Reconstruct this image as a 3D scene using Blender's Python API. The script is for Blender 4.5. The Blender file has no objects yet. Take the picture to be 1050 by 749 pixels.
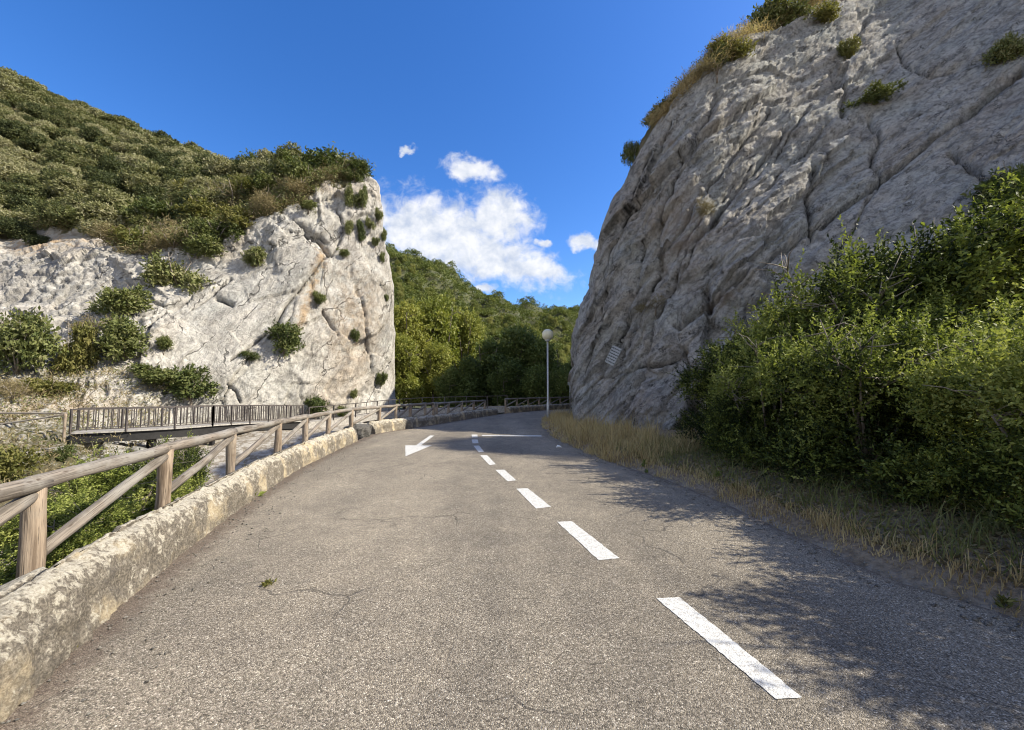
import bpy, math, random
import numpy as np
from mathutils import Vector

# ------------------------------------------------------------------ camera, sky, sun, exposure
SC = bpy.context.scene
COL = SC.collection
F, CX, CY, HOR, EYE = 400.0, 525.0, 374.5, 400.0, 1.55
PITCH = math.atan((HOR - CY) / F)
cam_d = bpy.data.cameras.new("camera")
cam_d.sensor_width = 36.0
cam_d.lens = 36.0 * F / 1050.0
cam_d.clip_start, cam_d.clip_end = 0.05, 4000
cam = bpy.data.objects.new("camera", cam_d)
COL.objects.link(cam)
cam.location = (0, 0, EYE)
cam.rotation_euler = (math.radians(90) + PITCH, 0, 0)
SC.camera = cam

SUN_EL = math.radians(41)
SUN_AZ = (0.995, -0.03)             # horizontal direction towards the sun
SC.view_settings.view_transform = 'Standard'
SC.view_settings.look = 'None'
SC.view_settings.exposure = 0.72
SC.view_settings.gamma = 1.0
SC.render.engine = 'CYCLES'
SC.cycles.use_denoising = True
SC.cycles.filter_width = 1.05
SC.cycles.max_bounces = 6
SC.cycles.diffuse_bounces = 3
SC.cycles.transmission_bounces = 3
SC.cycles.caustics_reflective = False
SC.cycles.caustics_refractive = False

sun_d = bpy.data.lights.new("sun", 'SUN')
sun_d.energy = 5.0
sun_d.angle = math.radians(0.53)
sun_d.color = (1.0, 0.92, 0.77)
sun = bpy.data.objects.new("sun", sun_d)
COL.objects.link(sun)
sdir = Vector((SUN_AZ[0], SUN_AZ[1], 0)).normalized() * math.cos(SUN_EL) + Vector((0, 0, math.sin(SUN_EL)))
sun.rotation_euler = sdir.to_track_quat('Z', 'Y').to_euler()
sun.location = (30, -10, 40)


class NT:
    """tiny helper to write node trees"""
    def __init__(s, tree):
        s.t = tree; s.n = tree.nodes; s.l = tree.links
    def add(s, typ, props=None, **ins):
        nd = s.n.new(typ)
        for k, v in (props or {}).items():
            setattr(nd, k, v)
        for k, v in ins.items():
            key = int(k[1:]) if k[0] == 'i' and k[1:].isdigit() else k.replace('_', ' ')
            s.set(nd.inputs[key], v)
        return nd
    def set(s, sock, v):
        if isinstance(v, bpy.types.NodeSocket):
            s.l.new(v, sock)
        elif isinstance(v, bpy.types.Node):
            s.l.new(v.outputs[0], sock)
        else:
            sock.default_value = v
    def math(s, op, a, b=None, c=None, clamp=False):
        nd = s.n.new('ShaderNodeMath'); nd.operation = op; nd.use_clamp = clamp
        for i, v in enumerate((a, b, c)):
            if v is not None:
                s.set(nd.inputs[i], v)
        return nd.outputs[0]
    def vmath(s, op, a, b=None):
        nd = s.n.new('ShaderNodeVectorMath'); nd.operation = op
        s.set(nd.inputs[0], a)
        if b is not None:
            s.set(nd.inputs[1], b)
        return nd.outputs[0]
    def mix(s, fac, a, b, mode='MIX'):
        nd = s.n.new('ShaderNodeMix'); nd.data_type = 'RGBA'; nd.blend_type = mode
        s.set(nd.inputs[0], fac); s.set(nd.inputs[6], a); s.set(nd.inputs[7], b)
        return nd.outputs[2]
    def ramp(s, fac, stops):
        nd = s.n.new('ShaderNodeValToRGB')
        el = nd.color_ramp.elements
        while len(el) < len(stops):
            el.new(0.5)
        for e, (p, c) in zip(el, stops):
            e.position = p
            e.color = c if len(c) == 4 else (*c, 1)
        s.set(nd.inputs[0], fac)
        return nd.outputs[0]
    def mr(s, v, a, b, c=0.0, d=1.0, smooth=True):
        nd = s.n.new('ShaderNodeMapRange')
        nd.interpolation_type = 'SMOOTHSTEP' if smooth else 'LINEAR'
        s.set(nd.inputs[0], v)
        for i, q in enumerate((a, b, c, d)):
            nd.inputs[i + 1].default_value = q
        return nd.outputs[0]
    def noise(s, vec, scale, detail=4, rough=0.55, dist=0.0):
        nd = s.n.new('ShaderNodeTexNoise')
        s.set(nd.inputs['Vector'], vec)
        nd.inputs['Scale'].default_value = scale
        nd.inputs['Detail'].default_value = detail
        nd.inputs['Roughness'].default_value = rough
        nd.inputs['Distortion'].default_value = dist
        return nd.outputs[0]
    def voro(s, vec, scale, feature='F1', out=0):
        nd = s.n.new('ShaderNodeTexVoronoi'); nd.feature = feature
        s.set(nd.inputs['Vector'], vec)
        nd.inputs['Scale'].default_value = scale
        return nd.outputs[out]


world = bpy.data.worlds.new("World")
SC.world = world
world.use_nodes = True
w = NT(world.node_tree)
w.n.clear()
sky = w.add('ShaderNodeTexSky', dict(sky_type='NISHITA', sun_disc=False, sun_elevation=SUN_EL,
                                     sun_rotation=math.atan2(SUN_AZ[0], SUN_AZ[1]), altitude=600.0,
                                     air_density=1.0, dust_density=0.7, ozone_density=2.5))
hs = w.add('ShaderNodeHueSaturation', Hue=0.511, Saturation=1.32, Value=1.04, Color=sky.outputs[0])
# clouds, laid out by direction on the sky (azimuth, elevation tangents), soft noise edges
tc = w.add('ShaderNodeTexCoord')
sep = w.add('ShaderNodeSeparateXYZ', Vector=tc.outputs['Generated'])
yy = w.math('MAXIMUM', sep.outputs[1], 0.02)
cu = w.math('DIVIDE', sep.outputs[0], yy)
cv = w.math('DIVIDE', sep.outputs[2], yy)
uv = w.add('ShaderNodeCombineXYZ', X=cu, Y=cv, Z=0.0).outputs[0]
wn = w.add('ShaderNodeTexNoise', Vector=uv, Scale=9.0, Detail=6.0, Roughness=0.6)
wv = w.vmath('SCALE', w.vmath('SUBTRACT', wn.outputs[1], (0.5, 0.5, 0.5)))
wv.node.inputs['Scale'].default_value = 0.11
uvw = w.vmath('ADD', uv, wv)


def dirpx(x, y):
    a = (x - CX) / F; b = (CY - y) / F
    c, s = math.cos(PITCH), math.sin(PITCH)
    yd = c - b * s
    return a / yd, (s + b * c) / yd


def cloud_blob(px, py, rx, ry, rot):
    u0, v0 = dirpx(px, py)
    d = w.vmath('SUBTRACT', uvw, (u0, v0, 0))
    m = w.add('ShaderNodeMapping', dict(vector_type='TEXTURE'), Vector=d)
    m.inputs['Rotation'].default_value = (0, 0, math.radians(rot))
    m.inputs['Scale'].default_value = (rx / F, ry / F, 1)
    ln = w.add('ShaderNodeVectorMath', dict(operation='LENGTH'))
    w.set(ln.inputs[0], m.outputs[0])
    return w.math('SUBTRACT', 1.0, ln.outputs['Value'])


blobs = [(455, 238, 88, 44, -14), (512, 226, 44, 38, -15), (495, 262, 100, 30, -14), (420, 235, 50, 38, 0), (552, 274, 38, 18, -8),
         (484, 175, 36, 15, -16), (600, 248, 18, 10, -20), (420, 156, 10, 5, 0), (495, 297, 17, 7, -10),
         (380, 222, 40, 26, 0), (556, 252, 12, 6, 0)]
dens = None
for b in blobs:
    v = cloud_blob(*b)
    dens = v if dens is None else w.math('MAXIMUM', dens, v)
edge_n = w.noise(uv, 26.0, 8, 0.62, 0.4)
cov = w.math('ADD', dens, w.math('MULTIPLY', w.math('SUBTRACT', edge_n, 0.5), 1.25))
cov = w.mr(cov, -0.14, 0.62)
wisp = w.noise(uvw, 6.0, 6, 0.6, 0.8)
# cloud shading from two offset samples of the same density (thick, low parts greyer)
n2 = w.noise(w.vmath('ADD', uv, (0.018, 0.03, 0)), 17.0, 7, 0.6, 0.3)
n1 = w.noise(uv, 17.0, 7, 0.6, 0.3)
lit = w.math('ADD', w.math('MULTIPLY', w.math('SUBTRACT', n1, n2), 2.6), 0.62, clamp=True)
ccol = w.ramp(lit, [(0.0, (2.6, 2.9, 3.5)), (0.55, (3.6, 3.75, 4.0)), (1.0, (4.4, 4.4, 4.5))])
cfac = w.math('MULTIPLY', w.math('MULTIPLY', cov, 0.93), w.mr(sep.outputs[1], 0.0, 0.1))
skymix = w.mix(cfac, hs.outputs[0], ccol)
# unseen clouds added behind the camera as neutral fill light for the shade
cb = w.noise(tc.outputs['Generated'], 2.6, 7, 0.6, 0.3)
cbf = w.math('MULTIPLY', w.mr(cb, 0.42, 0.56), w.mr(sep.outputs[1], 0.02, -0.25))
skymix = w.mix(w.math('MULTIPLY', cbf, 0.9), skymix, (3.6, 3.5, 3.3, 1))
bg = w.add('ShaderNodeBackground', Color=skymix, Strength=0.145)
wo = w.add('ShaderNodeOutputWorld', Surface=bg.outputs[0])

# ------------------------------------------------------------------ helpers: noise, geometry, objects
rng = np.random.default_rng(7)
random.seed(7)


def at(x, y, depth):
    """the point at distance depth (along +Y) that the photograph shows at pixel x, y"""
    u, v = dirpx(x, y)
    return np.array((u * depth, depth, EYE + v * depth))


def gp(x, y, z=0.0):
    u, v = dirpx(x, y)
    d = (z - EYE) / v
    return np.array((u * d, d, z))


def project(P):
    P = np.asarray(P, float)
    c, s = math.cos(PITCH), math.sin(PITCH)
    z = P[..., 2] - EYE
    dep = P[..., 1] * c + z * s
    up = -P[..., 1] * s + z * c
    return CX + F * P[..., 0] / dep, CY - F * up / dep


def hsh(i, j, k, seed=0):
    h = (i.astype(np.int64) * 374761393 + j.astype(np.int64) * 668265263 + k.astype(np.int64) * 2147483647 + seed * 1274126177) & 0xFFFFFFFF
    h = ((h ^ (h >> 13)) * 1274126177) & 0xFFFFFFFF
    h = ((h ^ (h >> 16)) * 2246822519) & 0xFFFFFFFF
    return (h ^ (h >> 15)) & 0xFFFFFFFF


def hf(i, j, k, seed=0):
    return hsh(i, j, k, seed) / 4294967295.0 * 2 - 1


def perlin(P, seed=0):
    P = np.asarray(P, float)
    i = np.floor(P); f = P - i; i = i.astype(np.int64)
    u = f * f * f * (f * (f * 6 - 15) + 10)
    r = np.zeros(P.shape[:-1])
    for a in (0, 1):
        wa = u[..., 0] if a else 1 - u[..., 0]
        for b in (0, 1):
            wb = u[..., 1] if b else 1 - u[..., 1]
            for c in (0, 1):
                wc = u[..., 2] if c else 1 - u[..., 2]
                h = hsh(i[..., 0] + a, i[..., 1] + b, i[..., 2] + c, seed)
                gx = (h & 1023) / 511.5 - 1; gy = ((h >> 10) & 1023) / 511.5 - 1; gz = ((h >> 20) & 1023) / 511.5 - 1
                r += wa * wb * wc * (gx * (f[..., 0] - a) + gy * (f[..., 1] - b) + gz * (f[..., 2] - c))
    return r


def fbm(P, scale=1.0, octv=4, gain=0.5, lac=2.03, seed=0, ridge=False):
    P = np.asarray(P, float) * scale
    s = np.zeros(P.shape[:-1]); a = 1.0
    for o in range(octv):
        n = perlin(P + 17.3 * o, seed + o)
        s += a * ((0.35 - np.abs(n)) * 1.6 if ridge else n)
        P = P * lac; a *= gain
    return s


def sstep(a, b, x):
    t = np.clip((x - a) / (b - a), 0, 1)
    return t * t * (3 - 2 * t)


def set_attr(me, name, vals, domain='POINT'):
    at_ = me.attributes.new(name, 'FLOAT', domain)
    at_.data.foreach_set('value', np.asarray(vals, np.float32).ravel())


def mesh_np(name, V, Fq, mat=None, smooth=False):
    """mesh from numpy verts and equal-sized faces"""
    V = np.asarray(V, np.float32); Fq = np.asarray(Fq, np.int32)
    me = bpy.data.meshes.new(name)
    me.vertices.add(len(V)); me.vertices.foreach_set('co', V.ravel())
    n, k = Fq.shape
    me.loops.add(n * k); me.loops.foreach_set('vertex_index', Fq.ravel())
    me.polygons.add(n); me.polygons.foreach_set('loop_start', np.arange(0, n * k, k, dtype=np.int32))
    me.polygons.foreach_set('loop_total', np.full(n, k, np.int32))
    if smooth:
        me.polygons.foreach_set('use_smooth', np.ones(n, bool))
    me.update(calc_edges=True); me.validate()
    if mat:
        me.materials.append(mat)
    return me


def grid_faces(nr, nc):
    a = np.arange(nr - 1)[:, None] * nc + np.arange(nc - 1)[None, :]
    return np.stack([a, a + 1, a + nc + 1, a + nc], -1).reshape(-1, 4)


def link(name, me, parent=None, loc=None):
    o = bpy.data.objects.new(name, me)
    COL.objects.link(o)
    if parent is not None:
        o.parent = parent
    if loc is not None:
        o.location = loc
    return o


def tag(o, label=None, cat=None, group=None, kind=None):
    if label: o['label'] = label
    if cat: o['category'] = cat
    if group: o['group'] = group
    if kind: o['kind'] = kind
    return o


def thing(name, label, cat, loc=(0, 0, 0), group=None):
    o = bpy.data.objects.new(name, None)
    o.empty_display_size = 0.2
    COL.objects.link(o); o.location = loc
    return tag(o, label, cat, group)


def copy_tree(o, parent=None):
    c = o.copy(); COL.objects.link(c)
    if parent is not None:
        c.parent = parent
    for ch in list(o.children):
        copy_tree(ch, c)
    return c


class MB:
    """collects quads/tris with uv (length, angle) for tubes, bars and boxes; builds ONE mesh object"""
    def __init__(s):
        s.v = []; s.f = []; s.uv = []
    def quad(s, idx, uvs):
        s.f.append(idx); s.uv.append(uvs)
    def tube(s, pts, rad, seg=12, wob=0.0, seed=0, caps=True, off=0.0):
        pts = [np.asarray(p, float) for p in pts]
        n = len(pts)
        rad = [rad] * n if np.isscalar(rad) else rad
        L = [0.0]
        for i in range(1, n):
            L.append(L[-1] + np.linalg.norm(pts[i] - pts[i - 1]))
        base = len(s.v)
        ref = None
        for i in range(n):
            t = pts[min(i + 1, n - 1)] - pts[max(i - 1, 0)]
            t = t / (np.linalg.norm(t) + 1e-9)
            if ref is None:
                ref = np.array((0, 0, 1.0)) if abs(t[2]) < 0.9 else np.array((1.0, 0, 0))
            a = np.cross(t, ref); a /= np.linalg.norm(a) + 1e-9
            b = np.cross(t, a)
            for k in range(seg):
                an = 2 * math.pi * k / seg
                r = rad[i]
                if wob:
                    r *= 1 + 1.3 * wob * float(perlin(np.array([math.cos(an) * 1.1 + seed * 3.7, math.sin(an) * 1.1, L[i] * 2.2 + seed])))
                s.v.append(pts[i] + r * (math.cos(an) * a + math.sin(an) * b))
        for i in range(n - 1):
            for k in range(seg):
                k2 = (k + 1) % seg
                s.quad((base + i * seg + k, base + (i + 1) * seg + k, base + (i + 1) * seg + k2, base + i * seg + k2),
                       ((off + L[i], k / seg), (off + L[i + 1], k / seg), (off + L[i + 1], (k + 1) / seg), (off + L[i], (k + 1) / seg)))
        if caps:
            for i, rev in ((0, False), (n - 1, True)):
                c = len(s.v); s.v.append(pts[i])
                for k in range(seg):
                    k2 = (k + 1) % seg
                    tri = (base + i * seg + k, base + i * seg + k2, c)
                    s.quad(tri[::-1] if rev else tri, ((off + 5, .1), (off + 5.02, .15), (off + 5.01, .12)))
        return s
    def box(s, c, x, y, z):
        """centre and three half-extent vectors"""
        c, x, y, z = (np.asarray(q, float) for q in (c, x, y, z))
        b = len(s.v)
        for sx in (-1, 1):
            for sy in (-1, 1):
                for sz in (-1, 1):
                    s.v.append(c + sx * x + sy * y + sz * z)
        for q in ((0, 1, 3, 2), (4, 6, 7, 5), (0, 4, 5, 1), (2, 3, 7, 6), (0, 2, 6, 4), (1, 5, 7, 3)):
            s.quad(tuple(b + i for i in q), ((0, 0), (1, 0), (1, 1), (0, 1)))
        return s
    def bar(s, p, q, wd, ht, up=(0, 0, 1)):
        p, q = np.asarray(p, float), np.asarray(q, float)
        d = q - p; L = np.linalg.norm(d); d /= L
        u = np.asarray(up, float)
        sd = np.cross(d, u)
        if np.linalg.norm(sd) < 1e-4:
            sd = np.cross(d, (1.0, 0, 0))
        sd /= np.linalg.norm(sd); u = np.cross(sd, d)
        return s.box((p + q) / 2, d * L / 2, sd * wd / 2, u * ht / 2)
    def build(s, name, mat, parent=None, smooth=True, bevel=0.0):
        org = np.array(parent.location) if parent is not None else np.zeros(3)
        if parent is not None and parent.parent is not None:
            org = org + np.array(parent.parent.location)
        me = bpy.data.meshes.new(name)
        me.from_pydata([tuple(v - org) for v in s.v], [], s.f)
        ul = me.uv_layers.new(name='UVMap')
        flat = [c for u in s.uv for p in u for c in p]
        ul.data.foreach_set('uv', np.array(flat, np.float32))
        if smooth:
            me.polygons.foreach_set('use_smooth', np.ones(len(me.polygons), bool))
        me.materials.append(mat)
        o = link(name, me, parent)
        if bevel:
            m = o.modifiers.new('bevel', 'BEVEL'); m.width = bevel; m.segments = 2; m.limit_method = 'ANGLE'
        return o


# ------------------------------------------------------------------ materials
def new_mat(name):
    m = bpy.data.materials.new(name); m.use_nodes = True
    t = NT(m.node_tree); t.n.clear()
    p = t.add('ShaderNodeBsdfPrincipled')
    out = t.add('ShaderNodeOutputMaterial', Surface=p.outputs[0])
    co = t.add('ShaderNodeTexCoord')
    geo = t.add('ShaderNodeNewGeometry')
    return m, t, p, geo.outputs['Position'], co, out


def bump(t, p, h, strength, dist):
    b = t.add('ShaderNodeBump', Strength=strength, Distance=dist, Height=h)
    t.set(p.inputs['Normal'], b.outputs[0])


def mat_rock(name, pale, mid, dark, ochre, scale=1.0, fine=1.0, ochre_amt=0.5, dark_amt=0.5, soil=None, hdir=(0.6, -0.8), dip=52, contrast=0.5):
    m, t, p, pos, co, out = new_mat(name)
    a = math.radians(dip); ex, ey = hdir

    def dot(v):
        nd = t.add('ShaderNodeVectorMath', dict(operation='DOT_PRODUCT'))
        t.set(nd.inputs[0], pos); nd.inputs[1].default_value = v
        return nd.outputs['Value']
    wv_ = t.noise(pos, 0.5, 3)
    bl_ = t.math('MULTIPLY', dot((ex * math.cos(a), ey * math.cos(a), math.sin(a))), 0.22)
    bq_ = t.math('ADD', dot((-ex * math.sin(a), -ey * math.sin(a), math.cos(a))), t.math('MULTIPLY', wv_, 1.2))
    bed = t.add('ShaderNodeCombineXYZ', X=bl_, Y=bq_, Z=t.math('MULTIPLY', dot((-ey, ex, 0)), 0.5)).outputs[0]
    bedn = t.noise(bed, 2.6 * fine, 6, 0.65)
    bedf = t.noise(bed, 9.0 * fine, 5, 0.7)
    bcr = t.voro(t.vmath('ADD', bed, t.vmath('SCALE', t.add('ShaderNodeTexNoise', Vector=pos, Scale=3.0 * fine, Detail=5.0).outputs[1])), 0.8 * fine, 'DISTANCE_TO_EDGE')
    bcr.node.inputs['Vector'].links[0].from_node.inputs[1].links[0].from_node.inputs['Scale'].default_value = 0.35
    big = t.noise(pos, 0.16 * scale, 5, 0.6, 0.5)
    med = t.noise(pos, 0.9 * scale, 7, 0.62, 0.3)
    fin = t.noise(pos, 7.0 * fine, 7, 0.68)
    vf = t.noise(pos, 38.0 * fine, 4, 0.7)
    stretch = t.vmath('MULTIPLY', pos, (0.9, 0.9, 0.16))
    streak = t.noise(stretch, 1.6 * scale, 6, 0.6, 0.6)
    c = t.mix(t.mr(med, 0.36, 0.64), (*mid, 1), (*pale, 1))
    c = t.mix(t.math('MULTIPLY', t.mr(big, 0.5, 0.68), ochre_amt), c, (*ochre, 1))
    c = t.mix(t.math('MULTIPLY', t.mr(streak, 0.52, 0.66), dark_amt), c, (*dark, 1))
    tone = t.noise(pos, 0.42 * scale, 4, 0.6)
    c = t.mix(min(1.0, contrast * 2.2 - 0.3), c, t.ramp(tone, [(0.34, (1.05, 0.98, 0.91)), (0.5, (1.0, 1.0, 1.0)), (0.66, (0.90, 0.96, 0.97))]), 'MULTIPLY')
    md = t.noise(t.vmath('ADD', pos, (7.3, 1.1, 4.2)), 2.7 * fine, 7, 0.72, 0.4)
    c = t.mix(t.math('MULTIPLY', t.mr(md, 0.50, 0.60), contrast), c, (*dark, 1))
    c = t.mix(t.math('MULTIPLY', t.mr(md, 0.46, 0.38), contrast * 0.8), c, tuple(min(1, q * 1.22) for q in pale) + (1,))
    c = t.mix(t.math('MULTIPLY', t.mr(bedn, 0.50, 0.64), 0.55), c, (*dark, 1))
    c = t.mix(t.math('MULTIPLY', t.mr(bedf, 0.54, 0.68), 0.6), c, (*dark, 1))
    c = t.mix(t.math('MULTIPLY', t.mr(fin, 0.5, 0.70), 0.6), c, (*dark, 1))
    crack = t.math('MULTIPLY', t.mr(bcr, 0.022, 0.004), t.mr(t.noise(pos, 0.9 * fine, 3), 0.46, 0.58))
    c = t.mix(t.math('MULTIPLY', crack, 0.85), c, tuple(q * 0.35 for q in dark) + (1,))
    c = t.mix(t.math('MULTIPLY', t.mr(vf, 0.52, 0.72), 0.5), c, tuple(min(1, q * 1.35) for q in pale) + (1,))
    if soil:
        at_ = t.add('ShaderNodeAttribute', dict(attribute_name='veg'))
        sn = t.noise(pos, 0.7, 6, 0.65)
        sc = t.mix(t.mr(sn, 0.38, 0.62), (*soil[0], 1), (*soil[1], 1))
        sc = t.mix(t.math('MULTIPLY', t.mr(t.noise(pos, 3.1, 5, 0.7), 0.5, 0.7), 0.6), sc, (*soil[2], 1))
        k = t.math('ADD', at_.outputs['Fac'], t.math('MULTIPLY', t.math('SUBTRACT', fin, 0.5), 0.9))
        c = t.mix(t.mr(k, 0.4, 0.62), c, sc)
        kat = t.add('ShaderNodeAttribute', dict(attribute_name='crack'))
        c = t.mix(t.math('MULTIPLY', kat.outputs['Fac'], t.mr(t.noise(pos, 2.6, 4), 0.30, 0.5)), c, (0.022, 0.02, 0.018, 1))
        gat = t.add('ShaderNodeAttribute', dict(attribute_name='grey'))
        c = t.mix(t.math('MULTIPLY', gat.outputs['Fac'], t.mr(t.noise(pos, 1.1, 6, 0.68), 0.36, 0.6)), c, tuple(q * 1.25 for q in dark) + (1,))
        oat = t.add('ShaderNodeAttribute', dict(attribute_name='ochre'))
        c = t.mix(t.math('MULTIPLY', oat.outputs['Fac'], t.mr(t.noise(pos, 1.4, 5, 0.65), 0.35, 0.6)), c, (*ochre, 1))
    t.set(p.inputs['Base Color'], c)
    p.inputs['Roughness'].default_value = 0.93
    p.inputs['Specular IOR Level'].default_value = 0.2
    cr = t.voro(t.vmath('ADD', pos, t.vmath('SCALE', t.add('ShaderNodeTexNoise', Vector=pos, Scale=1.6 * fine, Detail=4.0).outputs[1])), 1.5 * fine, 'DISTANCE_TO_EDGE')
    crk = t.mr(cr, 0.0, 0.06)
    pl = t.add('ShaderNodeTexVoronoi', Vector=t.vmath('ADD', bed, t.vmath('SCALE', t.add('ShaderNodeTexNoise', Vector=pos, Scale=5.0 * fine, Detail=3.0).outputs[1])), Scale=3.2 * fine)
    pl.inputs['Vector'].links[0].from_node.inputs[1].links[0].from_node.inputs['Scale'].default_value = 0.12
    plr = t.add('ShaderNodeSeparateColor', Color=pl.outputs['Color'])
    h = t.math('ADD', t.math('MULTIPLY', fin, 1.1), t.math('MULTIPLY', vf, 0.6))
    h = t.math('ADD', h, t.math('MULTIPLY', plr.outputs[0], 0.45))
    h = t.math('ADD', h, t.math('MULTIPLY', crk, 0.15))
    h = t.math('SUBTRACT', h, t.math('MULTIPLY', crack, 0.9))
    h = t.math('ADD', h, t.math('ADD', t.math('MULTIPLY', bedn, 1.1), t.math('MULTIPLY', bedf, 1.1)))
    h = t.math('ADD', h, t.math('MULTIPLY', t.noise(pos, 2.2 * fine, 6, 0.65), 0.4))
    bump(t, p, h, 0.9, 0.09)
    return m


M = {}
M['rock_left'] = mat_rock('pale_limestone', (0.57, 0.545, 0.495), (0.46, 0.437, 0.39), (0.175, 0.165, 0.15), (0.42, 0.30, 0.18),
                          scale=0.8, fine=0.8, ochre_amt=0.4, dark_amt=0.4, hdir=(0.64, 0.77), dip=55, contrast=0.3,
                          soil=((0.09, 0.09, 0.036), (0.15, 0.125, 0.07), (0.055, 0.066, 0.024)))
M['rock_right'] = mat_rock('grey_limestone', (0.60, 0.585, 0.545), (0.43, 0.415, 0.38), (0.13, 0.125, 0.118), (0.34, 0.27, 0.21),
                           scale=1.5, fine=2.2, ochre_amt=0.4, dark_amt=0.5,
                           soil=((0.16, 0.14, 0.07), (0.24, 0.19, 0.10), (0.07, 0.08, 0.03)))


def mat_leaf(name, cols, trans=0.35, rough=0.5, spec=0.35, patch=0.6, nscale=0.35, namp=0.8):
    m, t, p, pos, co, out = new_mat(name)
    at_ = t.add('ShaderNodeAttribute', dict(attribute_name='tint'))
    oi = t.add('ShaderNodeObjectInfo')
    k = t.math('ADD', at_.outputs['Fac'], t.math('MULTIPLY', t.math('SUBTRACT', oi.outputs['Random'], 0.5), patch))
    k = t.math('ADD', k, t.math('MULTIPLY', t.math('SUBTRACT', t.noise(pos, nscale, 3), 0.5), namp), clamp=True)
    c = t.ramp(k, [(i / (len(cols) - 1), q) for i, q in enumerate(cols)])
    t.set(p.inputs['Base Color'], c)
    p.inputs['Roughness'].default_value = rough
    p.inputs['Specular IOR Level'].default_value = spec
    tr = t.add('ShaderNodeBsdfTranslucent', Color=t.mix(0.5, c, t.mix(1.0, c, (1.5, 1.55, 0.5, 1), 'MULTIPLY')))
    mx = t.add('ShaderNodeMixShader', Fac=trans)
    t.set(mx.inputs[1], p.outputs[0]); t.set(mx.inputs[2], tr.outputs[0])
    t.set(out.inputs['Surface'], mx.outputs[0])
    return m


M['leaf_near'] = mat_leaf('glossy_green_leaves', [(0.018, 0.030, 0.008), (0.050, 0.070, 0.017), (0.13, 0.16, 0.034), (0.24, 0.285, 0.06), (0.34, 0.365, 0.11)], 0.3, 0.62, 0.2, 0.5, 1.4, 1.1)
M['leaf_scrub'] = mat_leaf('dark_scrub_leaves', [(0.070, 0.095, 0.029), (0.125, 0.147, 0.044), (0.191, 0.206, 0.074), (0.265, 0.257, 0.125)], 0.22, 0.6, 0.25, 0.7)
M['leaf_yellow'] = mat_leaf('yellowish_scrub_leaves', [(0.112, 0.125, 0.035), (0.188, 0.181, 0.056), (0.263, 0.237, 0.088)], 0.3, 0.6, 0.2, 0.4)
M['leaf_dry'] = mat_leaf('dry_scrub_twigs', [(0.149, 0.127, 0.069), (0.253, 0.207, 0.115), (0.345, 0.287, 0.161)], 0.2, 0.8, 0.1, 0.4)
M['leaf_hill'] = mat_leaf('grey_green_oak_leaves', [(0.065, 0.08, 0.034), (0.125, 0.138, 0.055), (0.20, 0.20, 0.088), (0.28, 0.275, 0.15), (0.36, 0.34, 0.21)], 0.25, 0.65, 0.2, 1.2)
M['leaf_hill_mass'] = mat_leaf('grey_green_wood_leaves', [(0.065, 0.08, 0.034), (0.125, 0.138, 0.055), (0.20, 0.20, 0.088), (0.28, 0.275, 0.15), (0.36, 0.34, 0.21)], 0.25, 0.65, 0.2, 0.0)
M['leaf_forest'] = mat_leaf('olive_forest_leaves', [(0.108, 0.133, 0.037), (0.192, 0.214, 0.060), (0.292, 0.297, 0.097), (0.384, 0.367, 0.151)], 0.25, 0.6, 0.2, 0.9)
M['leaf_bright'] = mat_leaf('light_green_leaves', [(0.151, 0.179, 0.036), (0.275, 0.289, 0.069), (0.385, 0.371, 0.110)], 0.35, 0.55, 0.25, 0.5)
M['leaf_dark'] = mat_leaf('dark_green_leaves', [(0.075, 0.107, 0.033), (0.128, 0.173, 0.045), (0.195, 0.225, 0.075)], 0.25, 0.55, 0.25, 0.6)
M['grass_dry'] = mat_leaf('dry_straw_grass', [(0.24, 0.175, 0.09), (0.46, 0.35, 0.185), (0.62, 0.51, 0.30), (0.36, 0.32, 0.135)], 0.3, 0.75, 0.15, 0.0)


def mat_bark(name, a, b):
    m, t, p, pos, co, out = new_mat(name)
    n = t.noise(t.vmath('MULTIPLY', pos, (1, 1, 0.25)), 22, 5, 0.65)
    t.set(p.inputs['Base Color'], t.mix(t.mr(n, 0.35, 0.65), (*a, 1), (*b, 1)))
    p.inputs['Roughness'].default_value = 0.9
    bump(t, p, n, 0.7, 0.02)
    return m


M['bark'] = mat_bark('grey_brown_bark', (0.08, 0.065, 0.05), (0.20, 0.17, 0.135))
M['twig'] = mat_bark('pale_twig_bark', (0.16, 0.13, 0.10), (0.30, 0.26, 0.21))


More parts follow.
